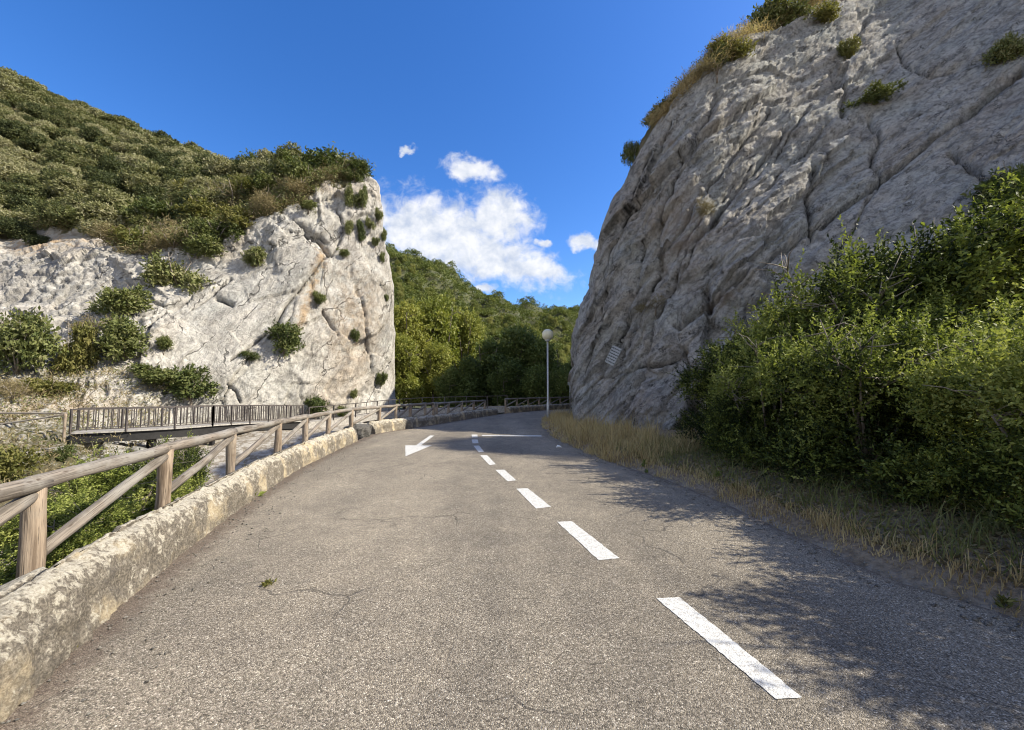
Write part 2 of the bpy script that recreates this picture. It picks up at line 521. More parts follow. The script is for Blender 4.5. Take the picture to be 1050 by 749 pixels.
def mat_wood(name, lo, hi, grey):
    m, t, p, pos, co, out = new_mat(name)
    uvs = co.outputs['UV']
    s1 = t.vmath('MULTIPLY', uvs, (1.3, 9, 1)); s2 = t.vmath('MULTIPLY', uvs, (4.0, 46, 1))
    oi = t.add('ShaderNodeObjectInfo')
    s1 = t.vmath('ADD', s1, t.vmath('SCALE', t.add('ShaderNodeCombineXYZ', X=oi.outputs['Random'], Y=oi.outputs['Random'], Z=oi.outputs['Random']).outputs[0]))
    s1.node.inputs[0].links[0].from_node
    a = t.noise(s1, 1.0, 6, 0.6, 0.8); g = t.noise(s2, 1.0, 5, 0.65, 0.4)
    big = t.noise(pos, 2.0, 4, 0.6)
    c = t.mix(t.mr(a, 0.36, 0.62), (*lo, 1), (*hi, 1))
    c = t.mix(t.mr(big, 0.42, 0.62), c, (*grey, 1))
    c = t.mix(t.math('MULTIPLY', t.mr(g, 0.53, 0.66), 0.85), c, (0.055, 0.042, 0.032, 1))
    kn = t.voro(t.vmath('MULTIPLY', uvs, (2.6, 3.0, 1)), 1.0)
    c = t.mix(t.math('MULTIPLY', t.mr(kn, 0.12, 0.05), 0.7), c, (0.06, 0.04, 0.028, 1))
    t.set(p.inputs['Base Color'], c)
    p.inputs['Roughness'].default_value = 0.85
    p.inputs['Specular IOR Level'].default_value = 0.25
    bump(t, p, t.math('ADD', g, t.math('MULTIPLY', a, 0.6)), 0.6, 0.012)
    return m


M['wood'] = mat_wood('weathered_log_wood', (0.125, 0.108, 0.09), (0.28, 0.24, 0.198), (0.27, 0.25, 0.22))
M['wood_post'] = mat_wood('tan_post_wood', (0.16, 0.118, 0.083), (0.36, 0.283, 0.208), (0.32, 0.265, 0.205))


def mat_asphalt():
    m, t, p, pos, co, out = new_mat('worn_asphalt')
    wp = t.vmath('ADD', pos, t.vmath('SCALE', t.add('ShaderNodeTexNoise', Vector=pos, Scale=60.0, Detail=2.0).outputs[1]))
    wp.node.inputs[1].links[0].from_node.inputs['Scale'].default_value = 0.008
    vc = t.add('ShaderNodeTexVoronoi', Vector=wp, Scale=132.0)
    sep_ = t.add('ShaderNodeSeparateColor', Color=vc.outputs['Color'])
    vc2 = t.add('ShaderNodeTexVoronoi', Vector=wp, Scale=200.0)
    sep2 = t.add('ShaderNodeSeparateColor', Color=vc2.outputs['Color'])
    st = t.ramp(sep_.outputs[0], [(0.0, (0.06, 0.053, 0.045)), (0.35, (0.162, 0.143, 0.116)), (0.7, (0.278, 0.248, 0.205)), (0.93, (0.425, 0.385, 0.325)), (1.0, (0.62, 0.58, 0.52))])
    st2 = t.ramp(sep2.outputs[1], [(0.0, (0.075, 0.067, 0.057)), (0.6, (0.215, 0.190, 0.155)), (1.0, (0.42, 0.385, 0.335))])
    c = t.mix(t.mr(sep_.outputs[2], 0.45, 0.55), st, st2)
    big = t.noise(pos, 0.55, 5, 0.6, 0.4)
    c = t.mix(1.0, c, t.ramp(big, [(0.3, (0.81, 0.80, 0.77)), (0.7, (1.16, 1.145, 1.075))]), 'MULTIPLY')
    mid = t.noise(pos, 3.5, 4, 0.6)
    c = t.mix(1.0, c, t.ramp(mid, [(0.3, (0.86, 0.86, 0.87)), (0.7, (1.12, 1.11, 1.1))]), 'MULTIPLY')
    lp_ = t.noise(t.vmath('MULTIPLY', pos, (0.55, 0.10, 0)), 1.0, 4, 0.6)
    c = t.mix(1.0, c, t.ramp(lp_, [(0.32, (0.80, 0.80, 0.81)), (0.64, (1.28, 1.26, 1.23))]), 'MULTIPLY')
    # fine cracks, broken up
    cwn = t.add('ShaderNodeTexNoise', Vector=pos, Scale=2.3, Detail=6.0)
    cw = t.vmath('ADD', pos, t.vmath('SCALE', cwn.outputs[1]))
    cw.node.inputs[1].links[0].from_node.inputs['Scale'].default_value = 0.55
    ce = t.voro(t.vmath('MULTIPLY', cw, (1, 1, 0)), 0.75, 'DISTANCE_TO_EDGE')
    cm = t.math('MULTIPLY', t.mr(ce, 0.009, 0.002), t.mr(t.noise(pos, 0.8, 3), 0.47, 0.6))
    c = t.mix(t.math('MULTIPLY', cm, 0.6), c, (0.05, 0.045, 0.04, 1))
    # oil spots near the middle of the lane
    sp = t.voro(t.vmath('MULTIPLY', cw, (1, 1, 0)), 1.9)
    so = t.math('MULTIPLY', t.mr(sp, 0.075, 0.045), t.mr(t.noise(pos, 0.5, 2), 0.56, 0.6))
    c = t.mix(t.math('MULTIPLY', so, 0.55), c, (0.05, 0.045, 0.043, 1))
    # brown grit along the foot of the parapet and pale dust along the verge
    ed = t.add('ShaderNodeAttribute', dict(attribute_name='edge'))
    e1 = t.math('ADD', ed.outputs['Fac'], t.math('MULTIPLY', t.math('SUBTRACT', t.noise(pos, 9, 5, 0.65), 0.5), 0.9))
    gc = t.mix(t.mr(sep2.outputs[0], 0.3, 0.9), (0.065, 0.045, 0.035, 1), (0.20, 0.155, 0.12, 1))
    c = t.mix(t.math('MULTIPLY', t.mr(e1, 0.45, 0.85), 0.75), c, gc)
    t.set(p.inputs['Base Color'], c)
    p.inputs['Roughness'].default_value = 0.85
    p.inputs['Specular IOR Level'].default_value = 0.3
    hh = t.math('ADD', t.math('MULTIPLY', vc.outputs['Distance'], -1.0), t.math('MULTIPLY', sep_.outputs[1], 0.4))
    hh = t.math('SUBTRACT', hh, t.math('MULTIPLY', cm, 0.8))
    bump(t, p, hh, 0.75, 0.008)
    return m


M['asphalt'] = mat_asphalt()


def mat_paint():
    m, t, p, pos, co, out = new_mat('white_road_paint')
    n = t.noise(pos, 30, 6, 0.7); n2 = t.noise(pos, 190, 3, 0.7)
    c = t.mix(t.mr(n, 0.58, 0.78), (0.58, 0.58, 0.555, 1), (0.40, 0.385, 0.355, 1))
    c = t.mix(t.math('MULTIPLY', t.mr(t.math('ADD', n2, t.math('MULTIPLY', t.math('SUBTRACT', n, 0.5), 0.8)), 0.52, 0.60), 0.75), c, (0.22, 0.20, 0.175, 1))
    t.set(p.inputs['Base Color'], c)
    p.inputs['Roughness'].default_value = 0.75
    vd = t.voro(pos, 92)
    bump(t, p, vd, 0.5, -0.006)
    return m


M['paint'] = mat_paint()


def mat_wall():
    m, t, p, pos, co, out = new_mat('lichened_parapet_stone')
    geo = t.add('ShaderNodeNewGeometry')
    sepn = t.add('ShaderNodeSeparateXYZ', Vector=geo.outputs['Normal'])
    n1 = t.noise(pos, 16, 7, 0.72, 0.3); n2 = t.noise(pos, 55, 5, 0.7); n3 = t.noise(pos, 2.4, 5, 0.6); n4 = t.noise(t.vmath('MULTIPLY', pos, (1, 1, 0.35)), 26, 6, 0.7)
    grey = t.mix(t.mr(n2, 0.4, 0.62), (0.115, 0.10, 0.082, 1), (0.25, 0.22, 0.175, 1))
    tan = t.mix(t.mr(n2, 0.38, 0.62), (0.33, 0.27, 0.18, 1), (0.47, 0.40, 0.28, 1))
    c = t.mix(t.mr(n3, 0.48, 0.66), grey, tan)
    white = t.mix(t.mr(n2, 0.35, 0.6), (0.38, 0.345, 0.27, 1), (0.56, 0.52, 0.43, 1))
    k = t.math('ADD', n1, t.math('MULTIPLY', t.math('SUBTRACT', sepn.outputs[2], 0.45), 0.22))
    c = t.mix(t.math('MULTIPLY', t.mr(k, 0.48, 0.60), 0.85), c, white)
    c = t.mix(t.math('MULTIPLY', t.mr(n4, 0.56, 0.68), 0.5), c, (0.42, 0.38, 0.29, 1))
    dk = t.math('MULTIPLY', t.mr(t.noise(pos, 6.5, 6, 0.7), 0.52, 0.66), 0.5)
    c = t.mix(dk, c, (0.10, 0.09, 0.08, 1))
    j = t.add('ShaderNodeAttribute', dict(attribute_name='joint'))
    jn = t.math('MULTIPLY', j.outputs['Fac'], t.mr(n1, 0.35, 0.55))
    c = t.mix(jn, c, t.mix(n2, (0.40, 0.32, 0.20, 1), (0.60, 0.51, 0.36, 1)))
    t.set(p.inputs['Base Color'], c)
    p.inputs['Roughness'].default_value = 0.95
    p.inputs['Specular IOR Level'].default_value = 0.15
    bump(t, p, t.math('ADD', n1, t.math('MULTIPLY', n2, 0.5)), 0.9, 0.03)
    return m


M['wall'] = mat_wall()


def mat_ground():
    m, t, p, pos, co, out = new_mat('rubble_and_scrub_ground')
    n1 = t.noise(pos, 0.35, 5, 0.6, 0.5); n2 = t.noise(pos, 3.2, 7, 0.7); n3 = t.noise(pos, 18, 5, 0.7)
    rub = t.mix(t.mr(n2, 0.4, 0.6), (0.20, 0.165, 0.12, 1), (0.44, 0.41, 0.36, 1))
    grn = t.mix(t.mr(n3, 0.38, 0.62), (0.065, 0.07, 0.028, 1), (0.16, 0.14, 0.07, 1))
    v = t.add('ShaderNodeAttribute', dict(attribute_name='veg'))
    k = t.math('ADD', v.outputs['Fac'], t.math('MULTIPLY', t.math('SUBTRACT', n2, 0.5), 0.8))
    c = t.mix(t.mr(k, 0.35, 0.65), rub, grn)
    fo = t.add('ShaderNodeAttribute', dict(attribute_name='forest'))
    c = t.mix(fo.outputs['Fac'], c, t.mix(t.mr(n1, 0.4, 0.6), (0.045, 0.055, 0.02, 1), (0.085, 0.085, 0.035, 1)))
    d = t.add('ShaderNodeAttribute', dict(attribute_name='dirt'))
    c = t.mix(d.outputs['Fac'], c, t.mix(t.mr(n3, 0.35, 0.65), (0.15, 0.11, 0.07, 1), (0.32, 0.25, 0.165, 1)))
    t.set(p.inputs['Base Color'], c)
    p.inputs['Roughness'].default_value = 0.95
    bump(t, p, t.math('ADD', n2, t.math('MULTIPLY', n3, 0.4)), 0.9, 0.12)
    return m


M['ground'] = mat_ground()


def mat_plain(name, col, rough=0.5, metal=0.0, var=0.25, scale=20.0):
    m, t, p, pos, co, out = new_mat(name)
    n = t.noise(pos, scale, 5, 0.65)
    a = tuple(q * (1 - var) for q in col) + (1,); b = tuple(min(1, q * (1 + var)) for q in col) + (1,)
    t.set(p.inputs['Base Color'], t.mix(t.mr(n, 0.35, 0.65), a, b))
    p.inputs['Roughness'].default_value = rough
    p.inputs['Metallic'].default_value = metal
    return m


M['rail_metal'] = mat_plain('weathered_dark_railing', (0.085, 0.072, 0.066), 0.6, 0.0, 0.35, 6)
M['deck'] = mat_plain('grey_deck_boards', (0.36, 0.34, 0.31), 0.85, 0, 0.25, 9)
M['beam'] = mat_plain('shadow_black_steel', (0.016, 0.015, 0.015), 0.7, 0.0, 0.3, 5)  # steel coloured near black to stand for the shadow under the deck
M['galv'] = mat_plain('galvanised_steel', (0.50, 0.51, 0.50), 0.5, 0.4, 0.12, 14)
M['globe'] = mat_plain('yellowed_opal_globe', (0.70, 0.66, 0.47), 0.35, 0, 0.05, 6)
M['white'] = mat_plain('white_enamel', (0.36, 0.37, 0.355), 0.6, 0, 0.2, 25)
M['ink'] = mat_plain('dark_engraved_ink', (0.06, 0.065, 0.06), 0.7, 0, 0.2, 30)
M['paper'] = mat_plain('white_paper', (0.75, 0.75, 0.73), 0.8, 0, 0.06, 30)
M['boulder'] = mat_rock('boulder_limestone', (0.42, 0.40, 0.355), (0.31, 0.29, 0.255), (0.15, 0.14, 0.125), (0.40, 0.31, 0.2), 1.2, 1.6, 0.4, 0.4)
M['boulder_grey'] = mat_rock('dark_block_stone', (0.26, 0.25, 0.23), (0.17, 0.165, 0.155), (0.09, 0.088, 0.085), (0.22, 0.18, 0.13), 1.4, 2.2, 0.4, 0.5)
M['weed'] = mat_leaf('fresh_weed_leaves', [(0.10, 0.15, 0.03), (0.18, 0.24, 0.05), (0.28, 0.30, 0.08)], 0.35, 0.5, 0.3, 0.2)


# ------------------------------------------------------------------ road edges
def catmull(pts, step=0.25):
    pts = np.asarray(pts, float)
    P = np.vstack([2 * pts[0] - pts[1], pts, 2 * pts[-1] - pts[-2]])
    out_ = []
    for i in range(1, len(P) - 2):
        p0, p1, p2, p3 = P[i - 1], P[i], P[i + 1], P[i + 2]
        n = max(2, int(np.linalg.norm(p2 - p1) / step))
        t = np.linspace(0, 1, n, endpoint=False)[:, None]
        l0, l1, l2 = (np.linalg.norm(q) + 1e-9 for q in (p1 - p0, p2 - p1, p3 - p2))
        m1 = l1 * ((p1 - p0) / l0 * l1 + (p2 - p1) / l1 * l0) / (l0 + l1)
        m2 = l1 * ((p2 - p1) / l1 * l2 + (p3 - p2) / l2 * l1) / (l1 + l2)
        out_.append((2 * t**3 - 3 * t**2 + 1) * p1 + (t**3 - 2 * t**2 + t) * m1 + (-2 * t**3 + 3 * t**2) * p2 + (t**3 - t**2) * m2)
    out_.append(P[-2][None])
    return np.vstack(out_)


def resample(C, n=None, step=None):
    d = np.r_[0, np.cumsum(np.linalg.norm(np.diff(C, axis=0), axis=1))]
    if n is None:
        n = max(2, int(d[-1] / step) + 1)
    s = np.linspace(0, d[-1], n)
    return np.stack([np.interp(s, d, C[:, k]) for k in range(C.shape[1])], 1), s


Lp = [(-0.1, -7), (-1.35, -2)] + [tuple(gp(x, y)[:2]) for x, y in ((10, 731), (61, 683), (118, 630), (180, 577), (251, 521), (300, 487), (350, 460.5), (371, 451.5), (387, 445), (418, 440), (450, 435), (483, 429.5), (515, 424.8))] + [(3.0, 30.5), (8, 35.5), (16, 40), (40, 48)]
Rp = [(6.0, -7), (4.6, -2)] + [tuple(gp(x, y)[:2]) for x, y in ((1050, 640), (900, 590), (800, 545), (700, 500), (620, 472), (570, 450), (555, 434.5))] + [(2.3, 24.2), (4.8, 29.0), (9.5, 32.0), (17, 35.5), (41, 43)]
LC = catmull(Lp, 0.2); RC = catmull(Rp, 0.2)


def sdist(C, X, Y):
    """signed distance to a polyline (positive on its left) and arc length"""
    best = np.full(X.shape, 1e18); sg = np.zeros(X.shape); arc = np.zeros(X.shape)
    C2, s = resample(C, step=0.5)
    for i in range(len(C2) - 1):
        a = C2[i]; d = C2[i + 1] - a; L2 = d @ d
        t = np.clip(((X - a[0]) * d[0] + (Y - a[1]) * d[1]) / L2, 0, 1)
        qx = X - a[0] - t * d[0]; qy = Y - a[1] - t * d[1]
        dd = qx * qx + qy * qy
        m = dd < best
        best = np.where(m, dd, best)
        sg = np.where(m, np.sign(d[0] * qy - d[1] * qx), sg)
        arc = np.where(m, s[i] + t * math.sqrt(L2), arc)
    return np.sqrt(best) * sg, arc


def ground_h(X, Y):
    X = np.asarray(X, float); Y = np.asarray(Y, float)
    sL, _ = sdist(LC, X, Y)
    sR, _ = sdist(RC, X, Y); sR = -sR
    P = np.stack([X, Y, np.zeros_like(X)], -1)
    n = fbm(P, 0.5, 4, seed=3)
    n2 = fbm(P, 0.05, 4, seed=9)
    h = np.full(X.shape, -0.09)
    # ravine on the left of the parapet
    ne = sstep(16, 24, Y)
    drop = sstep(0.55, 3.6, sL) * (2.2 * (1 - ne) + 0.9 * ne)
    rav = -0.12 - drop + 0.25 * n * sstep(0.6, 2.5, sL)
    h = np.where(sL > 0.15, rav, h)
    # verge on the right
    ver = -0.03 + 0.10 * sstep(0.0, 0.5, sR) + 0.07 * np.clip(sR, 0, 6) + 0.05 * n * sstep(0.2, 1, sR)
    h = np.where(sR > 0.0, ver, h)
    # valley and hills far behind
    back = sstep(45, 75, Y) * sstep(-3, 14, np.maximum(sL, 0) + np.maximum(sR, 0))
    hill = 33 * np.exp(-((X + 75) / 45) ** 2) * sstep(62, 150, Y)
    far = 66 * sstep(100, 300, Y) * (1 + 0.3 * n2) * (0.92 - 0.0009 * X)
    side = 25 * sstep(60, 200, np.abs(X)) + 8 * sstep(15, 80, -Y)
    h = h + back * (hill + far) + side
    return h


# ground sheet: fine near the camera, coarse out to the horizon
def warp(t, k):
    return np.sinh(t * k) / math.sinh(k)


gx = 900 * warp(np.linspace(-1, 1, 420), 6.2)
gy = 18 + 1000 * warp(np.linspace(-1, 1, 440), 6.2)
GX, GY = np.meshgrid(gx, gy)
GZ = ground_h(GX, GY)
me = mesh_np('ground', np.stack([GX, GY, GZ], -1).reshape(-1, 3), grid_faces(*GX.shape), M['ground'], True)
gsL, _ = sdist(LC, GX, GY); gsR, _ = sdist(RC, GX, GY)
set_attr(me, 'veg', np.clip(sstep(30, 45, GY) + 0.18 * sstep(0.3, 2.0, gsL) * (1 - sstep(5, 8, gsL)), 0, 1))
set_attr(me, 'forest', sstep(36, 46, GY))
set_attr(me, 'dirt', np.clip(sstep(-0.1, 0.3, -gsR) * (1 - sstep(26, 36, GY)), 0, 1))
tag(link('ground', me), kind='structure')

# road sheet
nseg = 900
LA, _ = resample(LC, nseg); RA, _ = resample(RC, nseg)
nc = 28
tt = np.linspace(0, 1, nc)
wob = 0.10 * fbm(np.stack([RA[:, 0], RA[:, 1], 0 * RA[:, 0]], -1), 1.4, 4, seed=5)
dirR = (RA - LA) / np.linalg.norm(RA - LA, axis=1)[:, None]
LAo = LA - dirR * 0.12
RAo = RA + dirR * (0.06 + wob[:, None])
RV = LAo[:, None, :] * (1 - tt[None, :, None]) + RAo[:, None, :] * tt[None, :, None]
rz = 0.006 * fbm(np.concatenate([RV, np.zeros(RV.shape[:2] + (1,))], -1), 0.7, 3, seed=8)
RV3 = np.concatenate([RV, rz[..., None] * 0.0 + 0.0], -1)
me = mesh_np('road', RV3.reshape(-1, 3), grid_faces(nseg, nc), M['asphalt'], True)
wdt = np.linalg.norm(RAo - LAo, axis=1)[:, None] * np.ones((1, nc))
dl = wdt * tt[None, :]; dr = wdt * (1 - tt[None, :])
set_attr(me, 'edge', np.maximum(1.15 - dl / 0.55, 0.75 - dr / 0.5).clip(0, 1))
road = tag(link('road', me), kind='structure')


# painted markings on the road
def marking(name, quad_px=None, pts=None, z=0.004, rough=True):
    c = np.array(pts) if pts is not None else np.array([gp(*q)[:2] for q in quad_px])
    out_ = []
    n = len(c)
    for i in range(n):
        a, b = c[i], c[(i + 1) % n]
        L = np.linalg.norm(b - a); k = max(1, int(L / 0.03))
        nrm = np.array((-(b - a)[1], (b - a)[0])) / (L + 1e-9)
        for q in range(k):
            jit = random.uniform(-0.005, 0.005) if rough and q else 0
            out_.append(a + (b - a) * q / k + nrm * jit)
    mm = bpy.data.meshes.new(name)
    mm.from_pydata([(p[0], p[1], z) for p in out_], [], [list(range(len(out_)))])
    mm.update()
    if mm.polygons[0].normal.z < 0:
        mm.flip_normals()
    mm.materials.append(M['paint'])
    return link(name, mm, road)


for q in (((673, 614), (697, 613), (823, 716), (796, 718)),
          ((571, 535.5), (586.5, 535), (635.5, 573), (614, 575)),
          ((529.5, 501.5), (541, 501), (565, 520), (549.5, 522)),
          ((508, 482.2), (517, 482), (529.5, 492.8), (520.5, 494)),
          ((492.3, 467.2), (499.3, 467), (508.5, 476.4), (502, 477.3)),
          ((485.5, 457.4), (491.2, 457.2), (496.4, 463.6), (490.8, 464.2)),
          ((483.6, 451.0), (489.8, 451.0), (490.8, 454.8), (484.6, 454.9)),
          ((483.6, 445.9), (489.4, 445.9), (489.8, 448.9), (484.0, 448.9))):
    marking('lane_dash', q)
marking('stop_line', ((494, 446.3), (555, 446.7), (555.5, 447.9), (494.5, 447.5)))
marking('direction_arrow', ((415.6, 457.0), (426.4, 457.0), (441.0, 446.8), (445.2, 447.0), (431.6, 457.0), (442.8, 457.0), (415.8, 468.2)))


# ------------------------------------------------------------------ rock massifs
CRACK = {}


def build_massif(name, stations, rowcounts, colstep, disp, mat, soil_fn, ochre_fn=None, grey_fn=None):
    """stations: (px, [(py, depth) ...]) from foot to crest and back; gives a displaced sheet of rock"""
    xs = np.array([s[0] for s in stations], float)
    prm = np.r_[0, np.cumsum([max(abs(stations[i + 1][0] - stations[i][0]), 4.0) for i in range(len(stations) - 1)])]
    ncol = int(prm[-1] / colstep)
    pc = np.linspace(0, prm[-1], ncol)
    K = len(stations[0][1])
    X = np.interp(pc, prm, xs)
    pts = []
    for k in range(K):
        # 3D control points, so hidden sides can turn back
        P3 = np.array([at(s[0], s[1][k][0], s[1][k][1]) for s in stations])
        pts.append(np.stack([np.interp(pc, prm, P3[:, j]) for j in range(3)], -1))
    rows = []; vrow = []
    for k in range(K - 1):
        n = rowcounts[k]
        t = np.linspace(0, 1, n, endpoint=(k == K - 2))
        for q in t:
            rows.append(pts[k] * (1 - q) + pts[k + 1] * q); vrow.append(k + q)
    V = np.stack(rows, 0)
    vrow = np.array(vrow)
    # soften the control polygon
    for it in range(6):
        V[1:-1] = 0.25 * V[:-2] + 0.5 * V[1:-1] + 0.25 * V[2:]
    for it in range(14):
        V[:, 1:-1] = 0.25 * V[:, :-2] + 0.5 * V[:, 1:-1] + 0.25 * V[:, 2:]
    du = np.gradient(V, axis=1); dv = np.gradient(V, axis=0)
    N = np.cross(du, dv); N /= np.linalg.norm(N, axis=-1, keepdims=True) + 1e-9
    toward = np.array((0, 0, EYE)) - V
    if (N * toward).sum() < 0:
        N = -N
    VR = np.broadcast_to(vrow[:, None], V.shape[:2])
    pxx, pyy = project(V)
    D = disp(V, VR, pxx, pyy)
    Nh = N
    V2 = V + Nh * D[..., None]
    fc = grid_faces(*V.shape[:2])
    n0 = np.cross(V2[1, 1] - V2[1, 0], V2[2, 1] - V2[1, 1])
    me = mesh_np(name, V2.reshape(-1, 3), fc, mat, False)
    set_attr(me, 'veg', soil_fn(V2, VR, pxx, pyy, N))
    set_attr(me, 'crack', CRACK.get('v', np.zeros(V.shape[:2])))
    set_attr(me, 'grey', grey_fn(V2, pxx, pyy) if grey_fn else np.zeros(V.shape[:2]))
    set_attr(me, 'ochre', ochre_fn(V2, pxx, pyy) if ochre_fn else np.zeros(V.shape[:2]))
    o = tag(link(name, me), kind='structure')
    return o, V2, VR


def cells(c1, c2, c3, seed):
    return hf(np.floor(c1), np.floor(c2), np.floor(c3), seed)


def facets(c, seed, tilt=0.6):
    """broken rock: flat faces with random tilt and offset, meeting in sharp edges"""
    i0 = np.floor(c).astype(np.int64)
    best = np.full(c.shape[:-1], 1e9); val = np.zeros(c.shape[:-1])
    for a in (-1, 0, 1):
        for b in (-1, 0, 1):
            for d in (-1, 0, 1):
                i = i0[..., 0] + a; j = i0[..., 1] + b; k = i0[..., 2] + d
                h = hsh(i, j, k, seed); h2 = hsh(i, j, k, seed + 77)
                f = np.stack([((h >> sft) & 1023) / 1023.0 * 0.9 + 0.05 for sft in (0, 10, 20)], -1)
                rel = c - (np.stack([i, j, k], -1) + f)
                dd = (rel * rel).sum(-1)
                g = np.stack([((h2 >> sft) & 1023) / 511.5 - 1 for sft in (0, 10, 20)], -1)
                v = ((h >> 5) & 255) / 127.5 - 1
                m = dd < best
                best = np.where(m, dd, best)
                val = np.where(m, 0.5 * v + tilt * (rel * g).sum(-1), val)
    return val


def seg_dist(px, py, line):
    best = np.full(px.shape, 1e9)
    for (x0, y0), (x1, y1) in zip(line[:-1], line[1:]):
        dx, dy = x1 - x0, y1 - y0
        t = np.clip(((px - x0) * dx + (py - y0) * dy) / (dx * dx + dy * dy), 0, 1)
        best = np.minimum(best, np.hypot(px - x0 - t * dx, py - y0 - t * dy))
    return best


# left cliff and the hillside above it
LS = [
    (-260, [(640, 7), (470, 12), (420, 15), (330, 20), (270, 26), (235, 32), (120, 55), (-60, 100), (-60, 140)]),
    (-120, [(600, 8.5), (455, 14), (405, 17), (330, 21.5), (270, 27), (243, 32), (160, 55), (10, 98), (20, 140)]),
    (0,   [(560, 9.5), (442, 16.5), (402, 18.8), (335, 22.5), (275, 28), (245, 33), (178, 56), (78, 96), (95, 140)]),
    (70,  [(545, 11), (447, 18.8), (397, 20.2), (325, 24), (262, 29), (238, 34), (176, 58), (108, 94), (120, 135)]),
    (150, [(525, 14), (453, 21.4), (395, 22.3), (322, 25), (272, 28.5), (236, 34), (188, 57), (142, 92), (152, 130)]),
    (200, [(510, 16), (453, 23.4), (390, 24.2), (322, 26), (254, 29.5), (222, 36), (192, 54), (161, 88), (170, 120)]),
    (250, [(495, 18), (451, 25.4), (390, 25.9), (320, 27), (240, 30), (208, 36), (192, 46), (184, 74), (195, 100)]),
    (290, [(482, 20), (448, 27.2), (390, 27.6), (320, 28.3), (216, 30.5), (200, 34), (180, 40), (186, 50), (205, 70)]),
    (340, [(468, 23), (440, 29.8), (390, 30), (300, 31), (188, 33), (180, 35), (172, 38), (172, 42), (200, 55)]),
    (370, [(458, 24), (432, 31.5), (390, 32), (300, 32.7), (181, 34.2), (176, 35.5), (176, 37.5), (180, 42), (210, 52)]),
    (386, [(454, 25.5), (431, 32.6), (390, 32.9), (305, 33.6), (198, 35), (194, 35.6), (194, 36.5), (204, 42), (230, 52)]),
    (399, [(450, 27), (430, 33.7), (400, 33.9), (345, 34.3), (278, 35), (270, 35.4), (264, 36), (280, 42), (300, 52)]),
    (406, [(446, 28.5), (429, 34.6), (421, 34.7), (411, 34.8), (402, 35), (399, 35.4), (396, 36), (400, 42), (402, 52)]),
    (404, [(436, 36), (428, 38), (420, 38.1), (411, 38.2), (404, 38.4), (402, 38.6), (400, 39), (402, 44), (403, 54)]),
]


def disp_left(V, VR, px, py):
    rock = (1 - sstep(4.0, 5.0, VR))
    n = fbm(V, 0.14, 3, seed=11) * 0.9
    n += fbm(V, 0.55, 4, gain=0.55, seed=12) * 0.14
    n += fbm(V, 2.4, 3, gain=0.55, seed=13) * 0.10
    wp = V + 0.4 * np.stack([fbm(V, 0.3, 2, gain=0.3, seed=s) for s in (21, 22, 23)], -1)
    e = np.array((0.64, 0.77, 0.0))
    u = wp @ e; z = wp[..., 2]; bk = wp @ np.array((-0.77, 0.64, 0))
    a = math.radians(55)
    q = -u * math.sin(a) + z * math.cos(a); l = u * math.cos(a) + z * math.sin(a)
    big = facets(np.stack([q / 2.6, l / 4.6, bk / 4.5], -1), 31, 0.9) * 0.42
    med = facets(np.stack([q / 1.0, l / 1.9, bk / 2.0], -1), 32, 0.8) * 0.2
    sml = facets(np.stack([q / 0.45, l / 0.75, bk / 0.8], -1), 33, 0.8) * 0.10
    slabness = np.exp(-(((px - 235) / 75) ** 2 + ((py - 340) / 55) ** 2)) * 0.85
    rub = 1 - sstep(150, 215, px)
    rub = np.maximum(rub, 0.5 * sstep(392, 404, py)) * (0.35 + 0.65 * sstep(0.9, 1.5, VR))
    rub = np.maximum(rub, sstep(3.4, 3.9, VR) * 0.8)
    D = n * (1 - 0.75 * slabness) + big * (1 - 0.7 * slabness) + med * (0.55 + 0.9 * rub) * (1 - slabness) + sml * (0.25 + 1.2 * rub) * (1 - slabness)
    # ridged roughness of the broken parts
    D += rub * fbm(V, 1.5, 4, ridge=True, seed=41) * 0.22
    # named cracks and hollows
    wob = 3.0 * fbm(V, 0.6, 3, seed=51)
    ck = np.zeros(V.shape[:2]); ckn = 0.5 + 0.9 * fbm(V, 0.8, 3, seed=55)
    for line, wd, dp in (([(278, 345), (292, 315), (318, 285), (335, 262)], 2.6, 0.7),
                         ([(332, 318), (338, 330), (345, 345)], 2.0, 0.5),
                         ([(196, 318), (216, 302), (237, 285)], 1.8, 0.5),
                         ([(150, 345), (172, 325), (196, 306)], 2.0, 0.5),
                         ([(236, 372), (262, 352), (282, 335)], 1.8, 0.45),
                         ([(232, 395), (242, 402), (246, 414)], 1.6, 0.4),
                         ([(312, 238), (332, 252), (340, 262)], 3.0, 0.9),
                         ([(345, 215), (352, 240), (340, 265)], 1.6, 0.45),
                         ([(300, 225), (322, 242), (336, 250)], 1.8, 0.5),
                         ([(366, 300), (374, 340), (380, 380)], 1.8, 0.35),
                         ([(222, 304), (238, 311)], 3.0, 0.6)):
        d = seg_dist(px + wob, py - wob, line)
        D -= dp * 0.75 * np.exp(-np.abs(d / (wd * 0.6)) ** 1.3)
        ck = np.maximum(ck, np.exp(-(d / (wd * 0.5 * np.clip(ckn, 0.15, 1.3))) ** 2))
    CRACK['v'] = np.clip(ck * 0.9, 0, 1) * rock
    hill = fbm(V, 0.16, 4, seed=61) * 1.3 + fbm(V, 0.9, 3, seed=62) * 0.35
    D *= 1 - 0.7 * sstep(378, 398, px)
    return D * rock + hill * (1 - rock)


